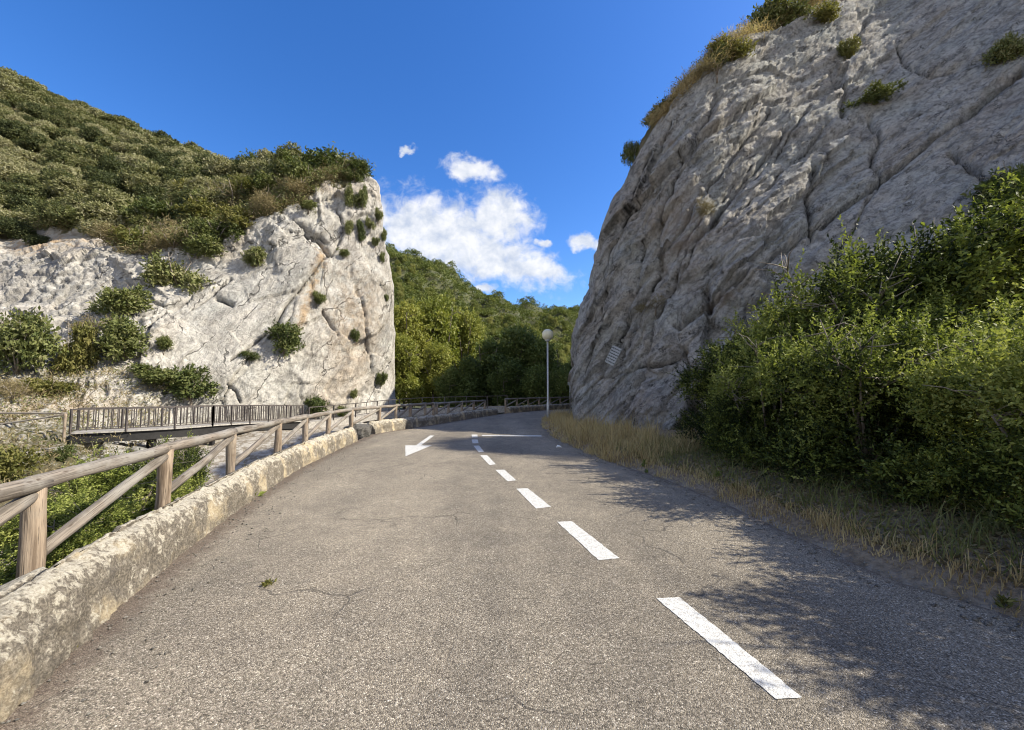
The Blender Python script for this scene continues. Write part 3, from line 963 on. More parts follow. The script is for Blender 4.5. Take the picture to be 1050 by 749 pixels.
def soil_left(V, VR, px, py, N):
    n = fbm(V, 0.45, 4, seed=71)
    s = sstep(3.75, 4.35, VR + n * 0.5)
    lo = 0.33 * (1 - sstep(0.3, 1.5, VR)) + 0.75 * (1 - sstep(60, 190, px)) * sstep(345, 375, py + 20 * n)
    s = s * (1 - 0.9 * (1 - sstep(100, 140, px)) * sstep(236, 243, py + 6 * n))
    return np.clip(s * (1 - sstep(358, 374, px + 8 * n)) + lo * 0.6, 0, 1)


def ochre_left(V, px, py):
    d = seg_dist(px, py, [(330, 255), (326, 282), (318, 300), (308, 330)])
    o = 0.9 * np.exp(-(d / 7.0) ** 2)
    o = np.maximum(o, 0.95 * np.exp(-(((px - 45) / 60) ** 2 + ((py - 250) / 9) ** 2)))
    o = np.maximum(o, 0.45 * np.exp(-(((px - 360) / 30) ** 2 + ((py - 330) / 60) ** 2)))
    o = np.maximum(o, 0.5 * np.exp(-(((px - 60) / 70) ** 2 + ((py - 420) / 14) ** 2)))
    return o


def grey_left(V, px, py):
    g_ = 0.9 * np.exp(-(((px - 40) / 85) ** 2 + ((py - 295) / 32) ** 2))
    g_ = np.maximum(g_, 0.3 * np.exp(-(((px - 382) / 26) ** 2 + ((py - 300) / 75) ** 2)))
    return g_


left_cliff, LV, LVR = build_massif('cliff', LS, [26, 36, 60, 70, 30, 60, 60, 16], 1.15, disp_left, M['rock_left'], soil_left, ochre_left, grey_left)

# right cliff: an inclined slab that leans back from the road
NPX, NPY = -0.81, -0.585


def right_col(x, d0, lean, ytop, foot=2.0):
    """profile of one column: rows on the leaning face, then the top going back"""
    T = math.tan(math.radians(lean))

    def dep(y):
        u, v = dirpx(x, y)
        A = -NPX * u - NPY
        return (d0 + T * EYE / A) / (1 - T * v / A) if (1 - T * v / A) > 0.2 else (d0 + T * EYE / A) / 0.2
    u, v0 = dirpx(x, 400)
    yf = 400 + (EYE - 0.1) / d0 * F
    ys = [yf + 18, yf, yf + (ytop - yf) * 0.33, yf + (ytop - yf) * 0.66, ytop]
    out_ = [(y, dep(y)) for y in ys]
    bk = 0.20 * float(np.clip((x - 740) / 120.0, 0, 1))
    out_ = [(y, d * (1 + bk * max(0.0, (i - 1) / 3.0) ** 2.2)) for i, (y, d) in enumerate(out_)]
    dt = out_[-1][1]
    p = at(x, ytop, dt)
    for dd, dz in ((2.2, 1.1), (8.0, 2.0), (18.0, -2.0)):
        r = math.hypot(p[0], p[1]) / p[1]
        Y2 = dt + dd
        z2 = p[2] + dz
        v = (z2 - EYE) / Y2
        c, s = math.cos(PITCH), math.sin(PITCH)
        b = (v * c - s) / (c + v * s)
        out_.append((CY - b * F, Y2))
    return (x, out_)


RS = [
    (690, [(420, 46), (412, 46.2), (330, 46.5), (260, 47), (205, 47.5), (215, 48.5), (300, 50), (420, 52)]),
    (640, [(425, 32), (418, 32.2), (340, 32.5), (260, 33), (195, 33.5), (190, 36), (230, 42), (330, 50)]),
    (612, [(432, 23), (424, 23.1), (380, 23.4), (340, 23.7), (300, 24), (290, 26), (285, 32), (300, 42)]),
    right_col(590, 18.6, 14, 372), right_col(586, 17.4, 14, 385),
    right_col(592, 16.6, 15, 345), right_col(606, 16.0, 15, 306), right_col(617, 15.5, 15, 262), right_col(629, 15.0, 15, 218),
    right_col(652, 14.0, 16, 160), right_col(674, 13.2, 17, 122), right_col(698, 12.5, 18, 102), right_col(725, 11.9, 19, 76),
    right_col(760, 11.2, 21, 50), right_col(800, 10.5, 23, 28), right_col(850, 9.7, 25, -2), right_col(910, 8.9, 28, -30),
    right_col(980, 8.1, 29, -60), right_col(1060, 7.3, 30, -90), right_col(1200, 6.2, 30, -130), right_col(1450, 5.0, 30, -160)]


def silh(py):
    return np.interp(py, [120, 160, 220, 260, 300, 345, 385, 430], [674, 652, 629, 617, 606, 592, 586, 586])


def disp_right(V, VR, px, py):
    face = 1 - sstep(4.05, 4.6, VR)
    wp = V + 0.3 * np.stack([fbm(V, 0.35, 2, gain=0.3, seed=s) for s in (121, 122, 123)], -1)
    e = np.array((0.585, -0.81, 0.0)); nb = np.array((0.81, 0.585, 0))
    u = wp @ e; z = wp[..., 2]; bk = wp @ nb
    a = math.radians(52)
    q = -u * math.sin(a) + z * math.cos(a); l = u * math.cos(a) + z * math.sin(a)
    QL = np.stack([q, l * 0.22, bk], -1)
    slab = sstep(0, 1, (px - 790 - (300 - py) * 0.25) / 90.0)      # smooth slab on the right
    rough = 1 - 0.8 * slab
    D = fbm(V, 0.22, 3, seed=111) * 0.32 * (0.5 + 0.5 * rough)
    D += fbm(V, 0.8, 4, gain=0.55, seed=112) * 0.04 * (0.45 + 0.55 * rough)
    D += fbm(QL, 0.9, 4, gain=0.55, ridge=True, seed=113) * 0.07 * rough + fbm(QL, 0.45, 3, ridge=True, seed=116) * 0.10 * rough
    D += fbm(QL, 3.0, 4, gain=0.6, seed=114) * 0.035
    D += fbm(V, 4.5, 4, gain=0.6, seed=115) * 0.03
    D += facets(np.stack([q / 1.15, l / 8.0, bk / 5], -1), 131, 0.55) * 0.48 * rough
    D += facets(np.stack([q / 0.42, l / 2.6, bk / 2.5], -1), 132, 0.6) * 0.17 * (0.15 + 0.85 * rough)
    D += facets(np.stack([q / 0.16, l / 0.8, bk / 0.8], -1), 133, 0.7) * 0.055 * (0.35 + 0.65 * rough)
    wob = 5.0 * fbm(V, 1.1, 4, seed=151)
    wob2 = 5.0 * fbm(V, 1.1, 4, seed=152)
    ck = np.zeros(V.shape[:2]); ckn = 0.45 + 1.0 * fbm(V, 1.6, 4, seed=155)
    for line, wd, dp in (([(695, 335), (745, 305), (800, 262), (835, 235), (875, 205), (905, 182), (960, 140), (1050, 66)], 2.6, 0.55),
                         ([(905, 182), (893, 165), (903, 140), (892, 118)], 3.0, 0.28),
                         ([(832, 245), (830, 215), (828, 195), (835, 175)], 5.0, 0.35),
                         ([(918, 48), (928, 68), (952, 76), (990, 66), (1030, 50)], 2.4, 0.2),
                         ([(975, 155), (990, 168), (1008, 184)], 5.0, 0.3),
                         ([(855, 75), (868, 95), (862, 120)], 4.0, 0.3),
                         ([(892, 18), (880, 36), (870, 56)], 3.0, 0.35),
                         ([(612, 380), (640, 330), (672, 250), (700, 180), (735, 100)], 4.0, 0.4),
                         ([(650, 420), (668, 350), (700, 270), (760, 190), (810, 130)], 3.0, 0.35),
                         ([(600, 330), (618, 280), (640, 225), (668, 160)], 4.0, 0.4),
                         ([(664, 378), (682, 378), (704, 362)], 3.0, 0.3),
                         ([(725, 300), (728, 318)], 6.0, 0.45),
                         ([(690, 300), (745, 210), (790, 165), (830, 110)], 2.6, 0.25),
                         ([(612, 388), (640, 382), (662, 372)], 2.0, 0.15),
                         ([(598, 395), (612, 330), (632, 262), (655, 200), (688, 122)], 2.2, 0.22),
                         ([(622, 405), (650, 330), (690, 252), (735, 182), (790, 112)], 2.2, 0.25),
                         ([(690, 272), (730, 216), (772, 168)], 2.4, 0.2),
                         ([(735, 242), (790, 190), (850, 128)], 2.0, 0.2),
                         ([(640, 300), (664, 232), (700, 160)], 2.0, 0.18),
                         ([(905, 182), (860, 262), (842, 300)], 1.8, 0.15),
                         ([(930, 120), (965, 112), (1000, 96)], 1.6, 0.12),
                         ([(700, 362), (716, 402), (712, 440)], 2.6, 0.3)):
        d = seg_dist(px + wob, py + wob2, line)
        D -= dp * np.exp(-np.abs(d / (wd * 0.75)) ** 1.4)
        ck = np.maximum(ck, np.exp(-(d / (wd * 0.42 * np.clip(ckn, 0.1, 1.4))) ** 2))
    # bulging boulders and the overhang above the big crack
    for bx, by, rx, ry, hh in ((757, 296, 32, 20, 0.5), (742, 318, 24, 16, 0.4), (775, 275, 38, 25, 0.3), (820, 238, 20, 12, 0.25),
                               (680, 345, 20, 42, 0.4), (628, 230, 22, 50, 0.35), (700, 230, 30, 60, 0.3), (668, 430, 22, 40, 0.3), (745, 405, 30, 40, 0.4)):
        r = np.hypot((px + wob * 1.5 - bx) / rx, (py + wob2 * 1.5 - by) / ry)
        D += hh * np.sqrt(np.clip(1 - r * r, 0, 1))
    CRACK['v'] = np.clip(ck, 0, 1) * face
    top = fbm(V, 0.3, 4, seed=161) * 0.7 + fbm(V, 1.2, 3, seed=162) * 0.2
    edge = 1 - 0.6 * np.exp(-((px - silh(py)) / 14.0) ** 2)
    return D * face * edge + top * (1 - face)


def soil_right(V, VR, px, py, N):
    n = fbm(V, 0.7, 4, seed=171)
    return np.clip(sstep(3.93, 4.25, VR + n * 0.25) * sstep(632, 650, px) + 0.3 * (1 - sstep(0.4, 1.2, VR)), 0, 1)


def ochre_right(V, px, py):
    o = 0.8 * np.exp(-(((px - 688) / 7) ** 2 + ((py - 150) / 14) ** 2))
    o = np.maximum(o, 0.6 * np.exp(-(((px - 700) / 30) ** 2 + ((py - 240) / 50) ** 2)))
    o = np.maximum(o, 0.7 * np.exp(-(((px - 745) / 24) ** 2 + ((py - 312) / 9) ** 2)))
    return o


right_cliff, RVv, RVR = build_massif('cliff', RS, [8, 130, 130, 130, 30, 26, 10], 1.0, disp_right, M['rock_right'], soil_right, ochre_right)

LPX = project(LV); RPX = project(RVv)


def on(V, PX, x, y, mask=None, front=None):
    """the point of a massif that the photograph shows at pixel x, y"""
    d = (PX[0] - x) ** 2 + (PX[1] - y) ** 2
    if front is not None:
        d = d + np.where(V[..., 1] > front, 1e6, 0)
    i = np.unravel_index(np.argmin(d), d.shape)
    return V[i].copy(), i


def onL(x, y): return on(LV, LPX, x, y)
def onR(x, y): return on(RVv, RPX, x, y, front=24)


# ------------------------------------------------------------------ stone parapets
def offset_curve(C, off):
    t = np.gradient(C, axis=0); t /= np.linalg.norm(t, axis=1)[:, None]
    n = np.stack([-t[:, 1], t[:, 0]], 1)
    return C + n * off


def arc_of(C, x, y):
    p = gp(x, y)[:2]
    C2, s = resample(C, step=0.05)
    return s[np.argmin(((C2 - p) ** 2).sum(1))]


LCf, LCs = resample(LC, step=0.04)


def sub_curve(s0, s1, off=0.0, step=0.03):
    C = offset_curve(LCf, off)
    n = max(2, int((s1 - s0) / step))
    s = np.linspace(s0, s1, n)
    return np.stack([np.interp(s, LCs, C[:, k]) for k in (0, 1)], 1), s


def parapet(s0, s1, label, height=0.42, thick=0.38, step=0.03, block=1.55, joint_from=0.0, seed=0):
    C, s = sub_curve(s0, s1, 0.0, step)
    t = np.gradient(C, axis=0); t /= np.linalg.norm(t, axis=1)[:, None]
    nrm = np.stack([-t[:, 1], t[:, 0]], 1)
    # cross-section: up the road face, over the rounded top, down the back
    prof = []
    r = 0.17
    for z in np.linspace(-0.15, height - r, 12): prof.append((0.02 + 0.05 * (z / height) , z))
    for an in np.linspace(0, 90, 9)[1:]:
        prof.append((0.065 + r - r * math.cos(math.radians(an)), height - r + r * math.sin(math.radians(an))))
    for q in np.linspace(0.065 + r, thick - r * 0.8, 5)[1:]: prof.append((q, height + 0.012))
    for an in np.linspace(0, 90, 7)[1:]:
        prof.append((thick - r * 0.8 + r * 0.8 * math.sin(math.radians(an)), height - r * 0.8 + r * 0.8 * math.cos(math.radians(an))))
    for z in np.linspace(height - r, -0.6, 6)[1:]: prof.append((thick, z))
    prof = np.array(prof)
    V = np.zeros((len(C), len(prof), 3))
    V[..., :2] = C[:, None, :] + nrm[:, None, :] * prof[None, :, 0:1]
    V[..., 2] = prof[None, :, 1]
    # outward normals of the section
    dp = np.gradient(prof, axis=0); dp /= np.linalg.norm(dp, axis=1)[:, None]
    on2 = np.stack([-dp[:, 1], dp[:, 0]], 1)
    N = np.zeros_like(V); N[..., :2] = nrm[:, None, :] * on2[None, :, 0:1]; N[..., 2] = on2[None, :, 1]
    sj = (s - s0 + 0.35) / block
    jd = np.abs(sj - np.round(sj)) * block
    has = np.where(s - s0 + 0.3 > joint_from, 1.0, 0.0)
    jwob = 0.05 * fbm(np.stack([prof[:, 1] * 3, prof[:, 0] * 3, 0 * prof[:, 0]], -1), 1.5, 3, seed=seed)
    J = np.exp(-((jd[:, None] + jwob[None, :]) / 0.075) ** 2) * has[:, None]
    D = 0.045 * fbm(V, 3.0, 4, seed=200 + seed) + 0.028 * fbm(V, 14, 3, gain=0.6, seed=210 + seed)
    D += 0.025 * hf(np.floor(sj)[:, None] + 0 * prof[None, :, 0], 0 * D, 0 * D, 5 + seed)
    D -= 0.03 * J
    taper = np.minimum(sstep(0, 0.12, s - s0), sstep(0, 0.12, s1 - s))
    V = V + N * D[..., None]
    V[..., 2] -= (1 - taper)[:, None] * 0.08
    nr, ncn = V.shape[:2]
    me = mesh_np('stone_parapet', V.reshape(-1, 3), grid_faces(nr, ncn), M['wall'], True)
    set_attr(me, 'joint', J)
    # close both ends
    import bmesh
    bm = bmesh.new(); bm.from_mesh(me); bm.verts.ensure_lookup_table()
    for row in (0, nr - 1):
        ids = [bm.verts[row * ncn + k] for k in range(ncn)]
        try:
            bm.faces.new(ids)
        except ValueError:
            pass
    bmesh.ops.recalc_face_normals(bm, faces=bm.faces)
    bm.to_mesh(me); bm.free()
    return tag(link('stone_parapet', me), label, 'wall')


s_gap0 = arc_of(LC, 369, 452.5); s_gap1 = arc_of(LC, 386, 445.5)
s_w2 = arc_of(LC, 449, 435.2); s_w3 = arc_of(LC, 512, 425.2)
s_near = arc_of(LC, 20, 722) - 2.2
parapet(s_near, s_gap0, 'long rounded stone parapet with pale lichen beside the near road edge', joint_from=6.3, seed=1)
parapet(s_gap1, s_w2, 'short sunlit yellowish stone parapet just past the gap', seed=2)
parapet(s_w2 + 0.12, s_w3, 'shaded grey stone parapet on the bend past the sunlit one', seed=3, step=0.06)
parapet(s_w3 + 1.6, s_w3 + 13, 'farthest low stone parapet in shade behind the street lamp', seed=4, step=0.1)


# ------------------------------------------------------------------ timber fences
def fpt(s, off):
    C = offset_curve(LCf, off)
    return np.array([np.interp(s, LCs, C[:, 0]), np.interp(s, LCs, C[:, 1])])


def log(a, b, r, seed, n=10, sag=0.0):
    a, b = np.asarray(a, float), np.asarray(b, float)
    pts = []
    for i in range(n + 1):
        t = i / n
        p = a * (1 - t) + b * t
        p = p + np.array((0, 0, -sag * 4 * t * (1 - t))) + 0.006 * np.array([math.sin(seed * 3 + t * 5), math.cos(seed * 2 + t * 4), math.sin(seed + t * 6)])
        pts.append(p)
    rad = [r * (1 + 0.05 * math.sin(seed * 1.7 + i)) for i in range(n + 1)]
    return MB().tube(pts, rad, 14, 0.22, seed, True, seed * 1.37)


def timber_fence(posts, label, top_z, rail_r=0.056, post_r=0.063, brace_r=0.046, low=-0.4, brace=True, root_loc=None, lows=None):
    root = thing('timber_fence', label, 'fence', (posts[0][0], posts[0][1], 0))
    tz = top_z if isinstance(top_z, (list, tuple)) else [top_z] * len(posts)
    for i, p in enumerate(posts):
        lo = lows[i] if lows else low
        log((p[0], p[1], lo), (p[0], p[1], tz[i] - rail_r * 1.2), post_r * random.uniform(0.93, 1.08), i + 1, 8).build('post', M['wood_post'], root)
    for i in range(len(posts) - 1):
        p, q = np.array((*posts[i], tz[i] - rail_r)), np.array((*posts[i + 1], tz[i + 1] - rail_r))
        d = (q - p) / np.linalg.norm(q - p)
        log(p - d * 0.06, q + d * 0.06, rail_r * random.uniform(0.93, 1.06), i + 11, 12).build('top_rail', M['wood'], root)
        if brace:
            lo = (lows[i] if lows else low)
            zb = max(lo + 0.05, tz[i] - 0.62)
            a = np.array((*posts[i], zb + 0.06)); b = np.array((*posts[i + 1], tz[i + 1] - rail_r * 2.3))
            dd = (b - a) / np.linalg.norm(b - a)
            log(a + dd * 0.07, b - dd * 0.03, brace_r, i + 31, 10).build('brace', M['wood'], root)
    return root


FO = 0.50
s1p = arc_of(LC, 100, 648)
# find arc positions of posts from their pixel column
def arc_at_px(x, off, z=0.7):
    C = offset_curve(LCf, off)
    P = np.column_stack([C, np.full(len(C), z)])
    m = P[:, 1] > 0.5
    px, _ = project(P)
    px = np.where(m, px, -1e5)
    return LCs[np.argmin(np.abs(px - x))]


near_px = [33, 168, 237, 285, 313, 337, 360]
sp = [arc_at_px(x, FO) for x in near_px]
sp = [sp[0] - 1.7] + sp
posts = [tuple(fpt(s, FO)) for s in sp]
sg = [arc_at_px(x, FO) for x in (384, 406, 421, 436, 448)]
posts_b = [tuple(fpt(s, FO - (0.22 if i == 0 else 0))) for i, s in enumerate(sg)]
timber_fence(posts + posts_b, 'long weathered log fence along the near and sunlit parapets', 0.97, lows=[-0.4] * len(posts) + [-0.2] + [-0.4] * 4)
ss = np.arange(s_w2 + 0.5, s_w3 + 0.4, 1.5)
timber_fence([tuple(fpt(s, FO)) for s in ss], 'shaded log fence behind the grey parapet on the bend', 0.95)
ss = np.arange(s_w3 + 1.7, s_w3 + 13, 1.45)
timber_fence([tuple(fpt(s, FO)) for s in ss], 'farthest log fence in shade running behind the street lamp', 0.98)

# ------------------------------------------------------------------ footbridge with dark railings
bpts = [at(72, 441.5, 17.0), at(125, 440, 18.0), at(190, 437, 19.8), at(250, 435.5, 22.8), at(310, 434.5, 26.0)]
bl = catmull([p[:2] for p in bpts], 0.15)
bz = np.interp(np.linspace(0, 1, len(bl)), np.linspace(0, 1, 5), [p[2] for p in bpts])
bz = np.full(len(bl), float(np.mean([p[2] for p in bpts]))) * 0.6 + bz * 0.4
BW = 1.3
bridge = thing('footbridge', 'pale footbridge deck with dark slatted railings along the left cliff foot', 'bridge', (bl[0][0], bl[0][1], bz[0]))
bl2 = offset_curve(bl, BW)          # far side


def ribbon(mb, A, B, zA, zt):
    """solid strip between two curves: top at zA, thickness zt"""
    n = len(A); base = len(mb.v)
    for i in range(n):
        for (c, dz) in ((A, 0), (B, 0), (B, -zt), (A, -zt)):
            mb.v.append(np.array((c[i][0], c[i][1], zA[i] + dz)))
    for i in range(n - 1):
        b0, b1 = base + 4 * i, base + 4 * (i + 1)
        for k in range(4):
            k2 = (k + 1) % 4
            mb.quad((b0 + k, b1 + k, b1 + k2, b0 + k2), ((i * .15, 0), (i * .15 + .15, 0), (i * .15 + .15, 1), (i * .15, 1)))
    for i in (0, n - 1):
        mb.quad(tuple(base + 4 * i + k for k in range(4)), ((0, 0), (1, 0), (1, 1), (0, 1)))
    return mb


bls = resample(np.column_stack([bl, bz]), 40)[0]
bls2 = resample(np.column_stack([bl2, bz]), 40)[0]
ribbon(MB(), bls[:, :2], bls2[:, :2], bls[:, 2], 0.07).build('deck', M['deck'], bridge, smooth=False)
o1 = offset_curve(bls[:, :2], 0.10); o2 = offset_curve(bls[:, :2], 0.22)
ribbon(MB(), o1, o2, bls[:, 2] - 0.075, 0.42).build('beam', M['beam'], bridge, smooth=False)
o1 = offset_curve(bls[:, :2], BW - 0.22); o2 = offset_curve(bls[:, :2], BW - 0.10)
ribbon(MB(), o1, o2, bls[:, 2] - 0.075, 0.42).build('beam', M['beam'], bridge, smooth=False)
for k in (10, 20, 30):
    a = np.array((*offset_curve(bls[:, :2], 0.3)[k], bls[k, 2] - 0.4)); b_ = np.array((*offset_curve(bls[:, :2], BW - 0.3)[k], bls[k, 2] - 0.4))
    for q in (a, b_):
        MB().bar(q + (0, 0, 0.02), q - (0, 0, 2.2), 0.18, 0.18).build('pier', M['beam'], bridge, smooth=False)


def railing(root, C3, height, n_bay, n_bar, post_w=0.07, bars=True, two=False):
    R, s = resample(C3, n_bay + 1)
    for i in range(n_bay + 1):
        MB().bar(R[i] + (0, 0, -0.05), R[i] + (0, 0, height), post_w, post_w, up=(0, 1, 0)).build('railing_post', M['rail_metal'], root, smooth=False)
    for i in range(n_bay):
        a, b = R[i], R[i + 1]
        mb = MB()
        d = (b - a) / np.linalg.norm(b - a) * post_w * 0.52
        for zz, ht in ((height - 0.02, 0.055), (0.10, 0.04)) + (((height * 0.55, 0.04),) if two else ()):
            mb.bar(a + d + (0, 0, zz), b - d + (0, 0, zz), 0.05, ht)
        if bars:
            for k in range(1, n_bar + 1):
                p = a + (b - a) * k / (n_bar + 1)
                mb.bar(p + (0, 0, 0.115), p + (0, 0, height - 0.05), 0.028, 0.028, up=(0, 1, 0))
        mb.build('railing_panel', M['rail_metal'], root, smooth=False)


half = 19
railing(bridge, bls[:half + 1], 1.02, 3, 6)
railing(bridge, bls[half:], 1.02, 5, 9)
railing(bridge, bls2, 1.02, 7, 8)

# path beyond the bridge, round the foot of the cliff
wpts = [at(310, 434.5, 26.0), at(345, 430, 28.2), at(385, 424, 31.0), at(415, 421, 32.5), at(458, 419, 33.2), at(520, 418, 35)]
wp_ = catmull([p[:2] for p in wpts], 0.3)
wz = np.interp(np.linspace(0, 1, len(wp_)), np.linspace(0, 1, len(wpts)), [-0.62, -0.5, -0.25, -0.05, 0.0, 0.05])
walk = resample(np.column_stack([wp_, wz]), 40)[0]
me_mb = ribbon(MB(), walk[1:, :2], offset_curve(walk[:, :2], 1.3)[1:], walk[1:, 2] + 0.0, 0.5)
pth = me_mb.build('path', M['deck'], None, smooth=False); tag(pth, kind='structure')
wr = thing('walkway_railing', 'sparse dark railing climbing round the foot of the left cliff', 'railing', tuple(walk[1]))
railing(wr, walk[1:, :], 1.0, 9, 1, 0.08)

# rough fence of the left bank
lb = [at(x, 441, d) for x, d in ((-95, 15.2), (-12, 16.0), (66, 16.8))]
root = timber_fence([tuple(p[:2]) for p in lb], 'thin grey pole fence on the stony bank left of the footbridge',
                    [float(at(-95, 423, 15.2)[2]), float(at(-12, 423, 16.0)[2]), float(at(66, 423, 16.8)[2])], 0.04, 0.05, 0.035,
                    lows=[-0.9] * 3)

# ------------------------------------------------------------------ street lamp
lp = gp(562, 431.5)
lamp = thing('street_lamp', 'slender grey lamp post with round yellowish globe by the right cliff', 'street lamp', tuple(lp))
gtop = at(558, 343.5, lp[1])
MB().tube([lp + (0, 0, -0.1), lp + (0, 0, 0.9), lp + (0, 0, 0.92), (lp[0], lp[1], gtop[2] - 0.3)], [0.07, 0.07, 0.048, 0.045], 16).build('pole', M['galv'], lamp)
MB().tube([(lp[0], lp[1], gtop[2] - 0.36), (lp[0], lp[1], gtop[2] - 0.30), (lp[0], lp[1], gtop[2] - 0.24)], [0.07, 0.12, 0.13], 16).build('collar', M['galv'], lamp)
g = MB(); rr = 0.29
gc = np.array((lp[0], lp[1], gtop[2]))
an = np.linspace(-75, 90, 22)
g.tube([gc + (0, 0, rr * math.sin(math.radians(q))) for q in an], [max(rr * math.cos(math.radians(q)), 0.002) for q in an], 28)
g.build('globe', M['globe'], lamp)

# ------------------------------------------------------------------ plaque on the right cliff
pc, pidx = onR(629, 365)
e_u = np.array((0.585, -0.81, 0.0)); nrm = np.array((-0.79, -0.57, 0.24)); nrm /= np.linalg.norm(nrm)
upv = np.cross(e_u, nrm); upv = upv if upv[2] > 0 else -upv
upv /= np.linalg.norm(upv)
lean = upv * math.cos(math.radians(24)) + e_u * math.sin(math.radians(24))
sd = np.cross(lean, nrm); sd /= np.linalg.norm(sd)
if sd @ e_u < 0: sd = -sd
near_v = RVv.reshape(-1, 3)
rel = near_v - pc
near_m = (np.abs(rel @ sd) < 0.36) & (np.abs(rel @ lean) < 0.43) & (np.abs(rel @ nrm) < 0.8)
ray = pc - np.array((0, 0, EYE)); ray /= np.linalg.norm(ray)
pc = pc - ray * (np.percentile((rel @ nrm)[near_m], 90) + 0.02) / abs(ray @ nrm)
plaque = thing('plaque', 'white plaque with rows of dark lettering fixed to the right cliff', 'plaque', tuple(pc))
MB().box(pc, sd * 0.27, lean * 0.38, nrm * 0.025).build('panel', M['white'], plaque, smooth=False, bevel=0.006)
for r_ in range(6):
    mb = MB()
    x0 = -0.24
    while x0 < 0.22:
        wl = random.uniform(0.05, 0.12)
        x1 = min(x0 + wl, 0.25)
        mb.box(pc + nrm * 0.027 + sd * (x0 + x1) / 2 + lean * (0.29 - r_ * 0.116), sd * (x1 - x0) / 2, lean * 0.027, nrm * 0.003)
        x0 = x1 + 0.035
    mb.build('lettering_row', M['ink'], plaque, smooth=False)
# small white sign beyond the lamp
sgp = at(584.5, 393.5, 27.5)
sign = thing('road_sign', 'tiny blank white sign plate on a post past the street lamp', 'sign', (sgp[0], sgp[1], 0.0))
MB().box(sgp, (0.17, 0, 0), (0, 0.012, 0), (0, 0, 0.10)).build('plate', M['white'], sign, smooth=False, bevel=0.005)
MB().tube([(sgp[0], sgp[1] + 0.04, -0.1), (sgp[0], sgp[1] + 0.04, sgp[2] + 0.1)], 0.025, 10).build('post', M['galv'], sign)
# crumpled paper on the road edge
lpz = gp(573, 459.5)
mb = MB()
mb.tube([lpz + (-0.07, 0, 0.012), lpz + (-0.03, 0.02, 0.04), lpz + (0.03, -0.01, 0.035), lpz + (0.08, 0.015, 0.012)], [0.008, 0.03, 0.026, 0.006], 7, 0.9, 3)
tag(mb.build('litter', M['paper'], None, smooth=False), 'scrap of crumpled white paper at the right road edge', 'litter')


# ------------------------------------------------------------------ boulders
def boulder_mesh(seed, mat, n=26):
    u = np.linspace(0, 2 * math.pi, n * 2); v = np.linspace(-math.pi / 2, math.pi / 2, n)
    U, W = np.meshgrid(u, v)
    P = np.stack([np.cos(W) * np.cos(U), np.cos(W) * np.sin(U), np.sin(W)], -1)
    Q = np.sign(P) * np.abs(P) ** 0.62
    r = 1 + 0.3 * fbm(P + seed * 9, 0.9, 4, seed=seed) 
    Q = Q * r[..., None]
    return mesh_np('boulder', (Q * 0.8).reshape(-1, 3), grid_faces(*U.shape), mat, True)


bmeshes = [boulder_mesh(s, M['boulder']) for s in range(4)]
gapb = gp(374, 449)
o = link('boulder', boulder_mesh(9, M['boulder_grey']), None, (gapb[0] - 0.35, gapb[1] + 0.25, 0.12))
o.scale = (0.55, 0.42, 0.34)
tag(o, 'dark grey squared block of stone filling the gap between parapets', 'boulder')
k = 0
for x, y in ((25, 470), (62, 462), (95, 455), (118, 470), (142, 463), (40, 500), (75, 490), (108, 490), (190, 462), (215, 458), (248, 452), (232, 468), (20, 450), (330, 428), (350, 425), (285, 455), (160, 480), (300, 448), (8, 480), (85, 505)):
    p, i = onL(x, y)
    if p[2] < -3: continue
    o = link('boulder', bmeshes[k % 4], None, tuple(p))
    s = random.uniform(0.25, 0.6)
    o.scale = (s * random.uniform(.8, 1.4), s, s * random.uniform(.5, .8)); o.rotation_euler = (random.uniform(-.3, .3), random.uniform(-.3, .3), random.uniform(0, 6))
    tag(o, 'pale limestone boulder lying in the ravine below the footbridge', 'boulder', 'boulders in the ravine')
    k += 1


# ------------------------------------------------------------------ vegetation builders
def unit(v):
    return v / (np.linalg.norm(v, axis=-1, keepdims=True) + 1e-9)


def leaf_quads(P, dirs, length, width, fold=0.25, r=rng, face=None, jit=0.6):
    """rhombic leaves at P pointing along dirs, as folded quads"""
    n = len(P)
    d = unit(dirs)
    side = unit(np.cross(d, r.normal(size=(n, 3)) if face is None else face + jit * r.normal(size=(n, 3))))
    up = np.cross(side, d)
    L = (length * r.uniform(0.7, 1.25, n))[:, None]; Wd = (width * r.uniform(0.7, 1.25, n))[:, None]
    a = P; b = P + d * L * 0.45 + side * Wd * 0.5 + up * Wd * fold
    c = P + d * L - up * Wd * fold * 0.5; e = P + d * L * 0.45 - side * Wd * 0.5 + up * Wd * fold
    V = np.stack([a, b, c, e], 1).reshape(-1, 3)
    return V, np.arange(4 * n).reshape(n, 4)


def crown_points(n, lumps, r, shell=0.55, rough=0.28):
    """points and outward directions spread over a set of ellipsoid lumps (centre, radii)"""
    C = np.array([l[0] for l in lumps]); R = np.array([l[1] for l in lumps])
    wgt = (R[:, 0] * R[:, 1] + R[:, 1] * R[:, 2] + R[:, 0] * R[:, 2]); wgt /= wgt.sum()
    k = r.choice(len(lumps), n, p=wgt)
    d = unit(r.normal(size=(n, 3)))
    rad = shell + (1 - shell) * r.uniform(0, 1, n) ** 0.6
    nz = 1 + rough * fbm(d * 1.6 + k[:, None] * 5.1, 1.0, 3, seed=301)
    P = C[k] + R[k] * d * (rad * nz)[:, None]
    return P, d, k, rad


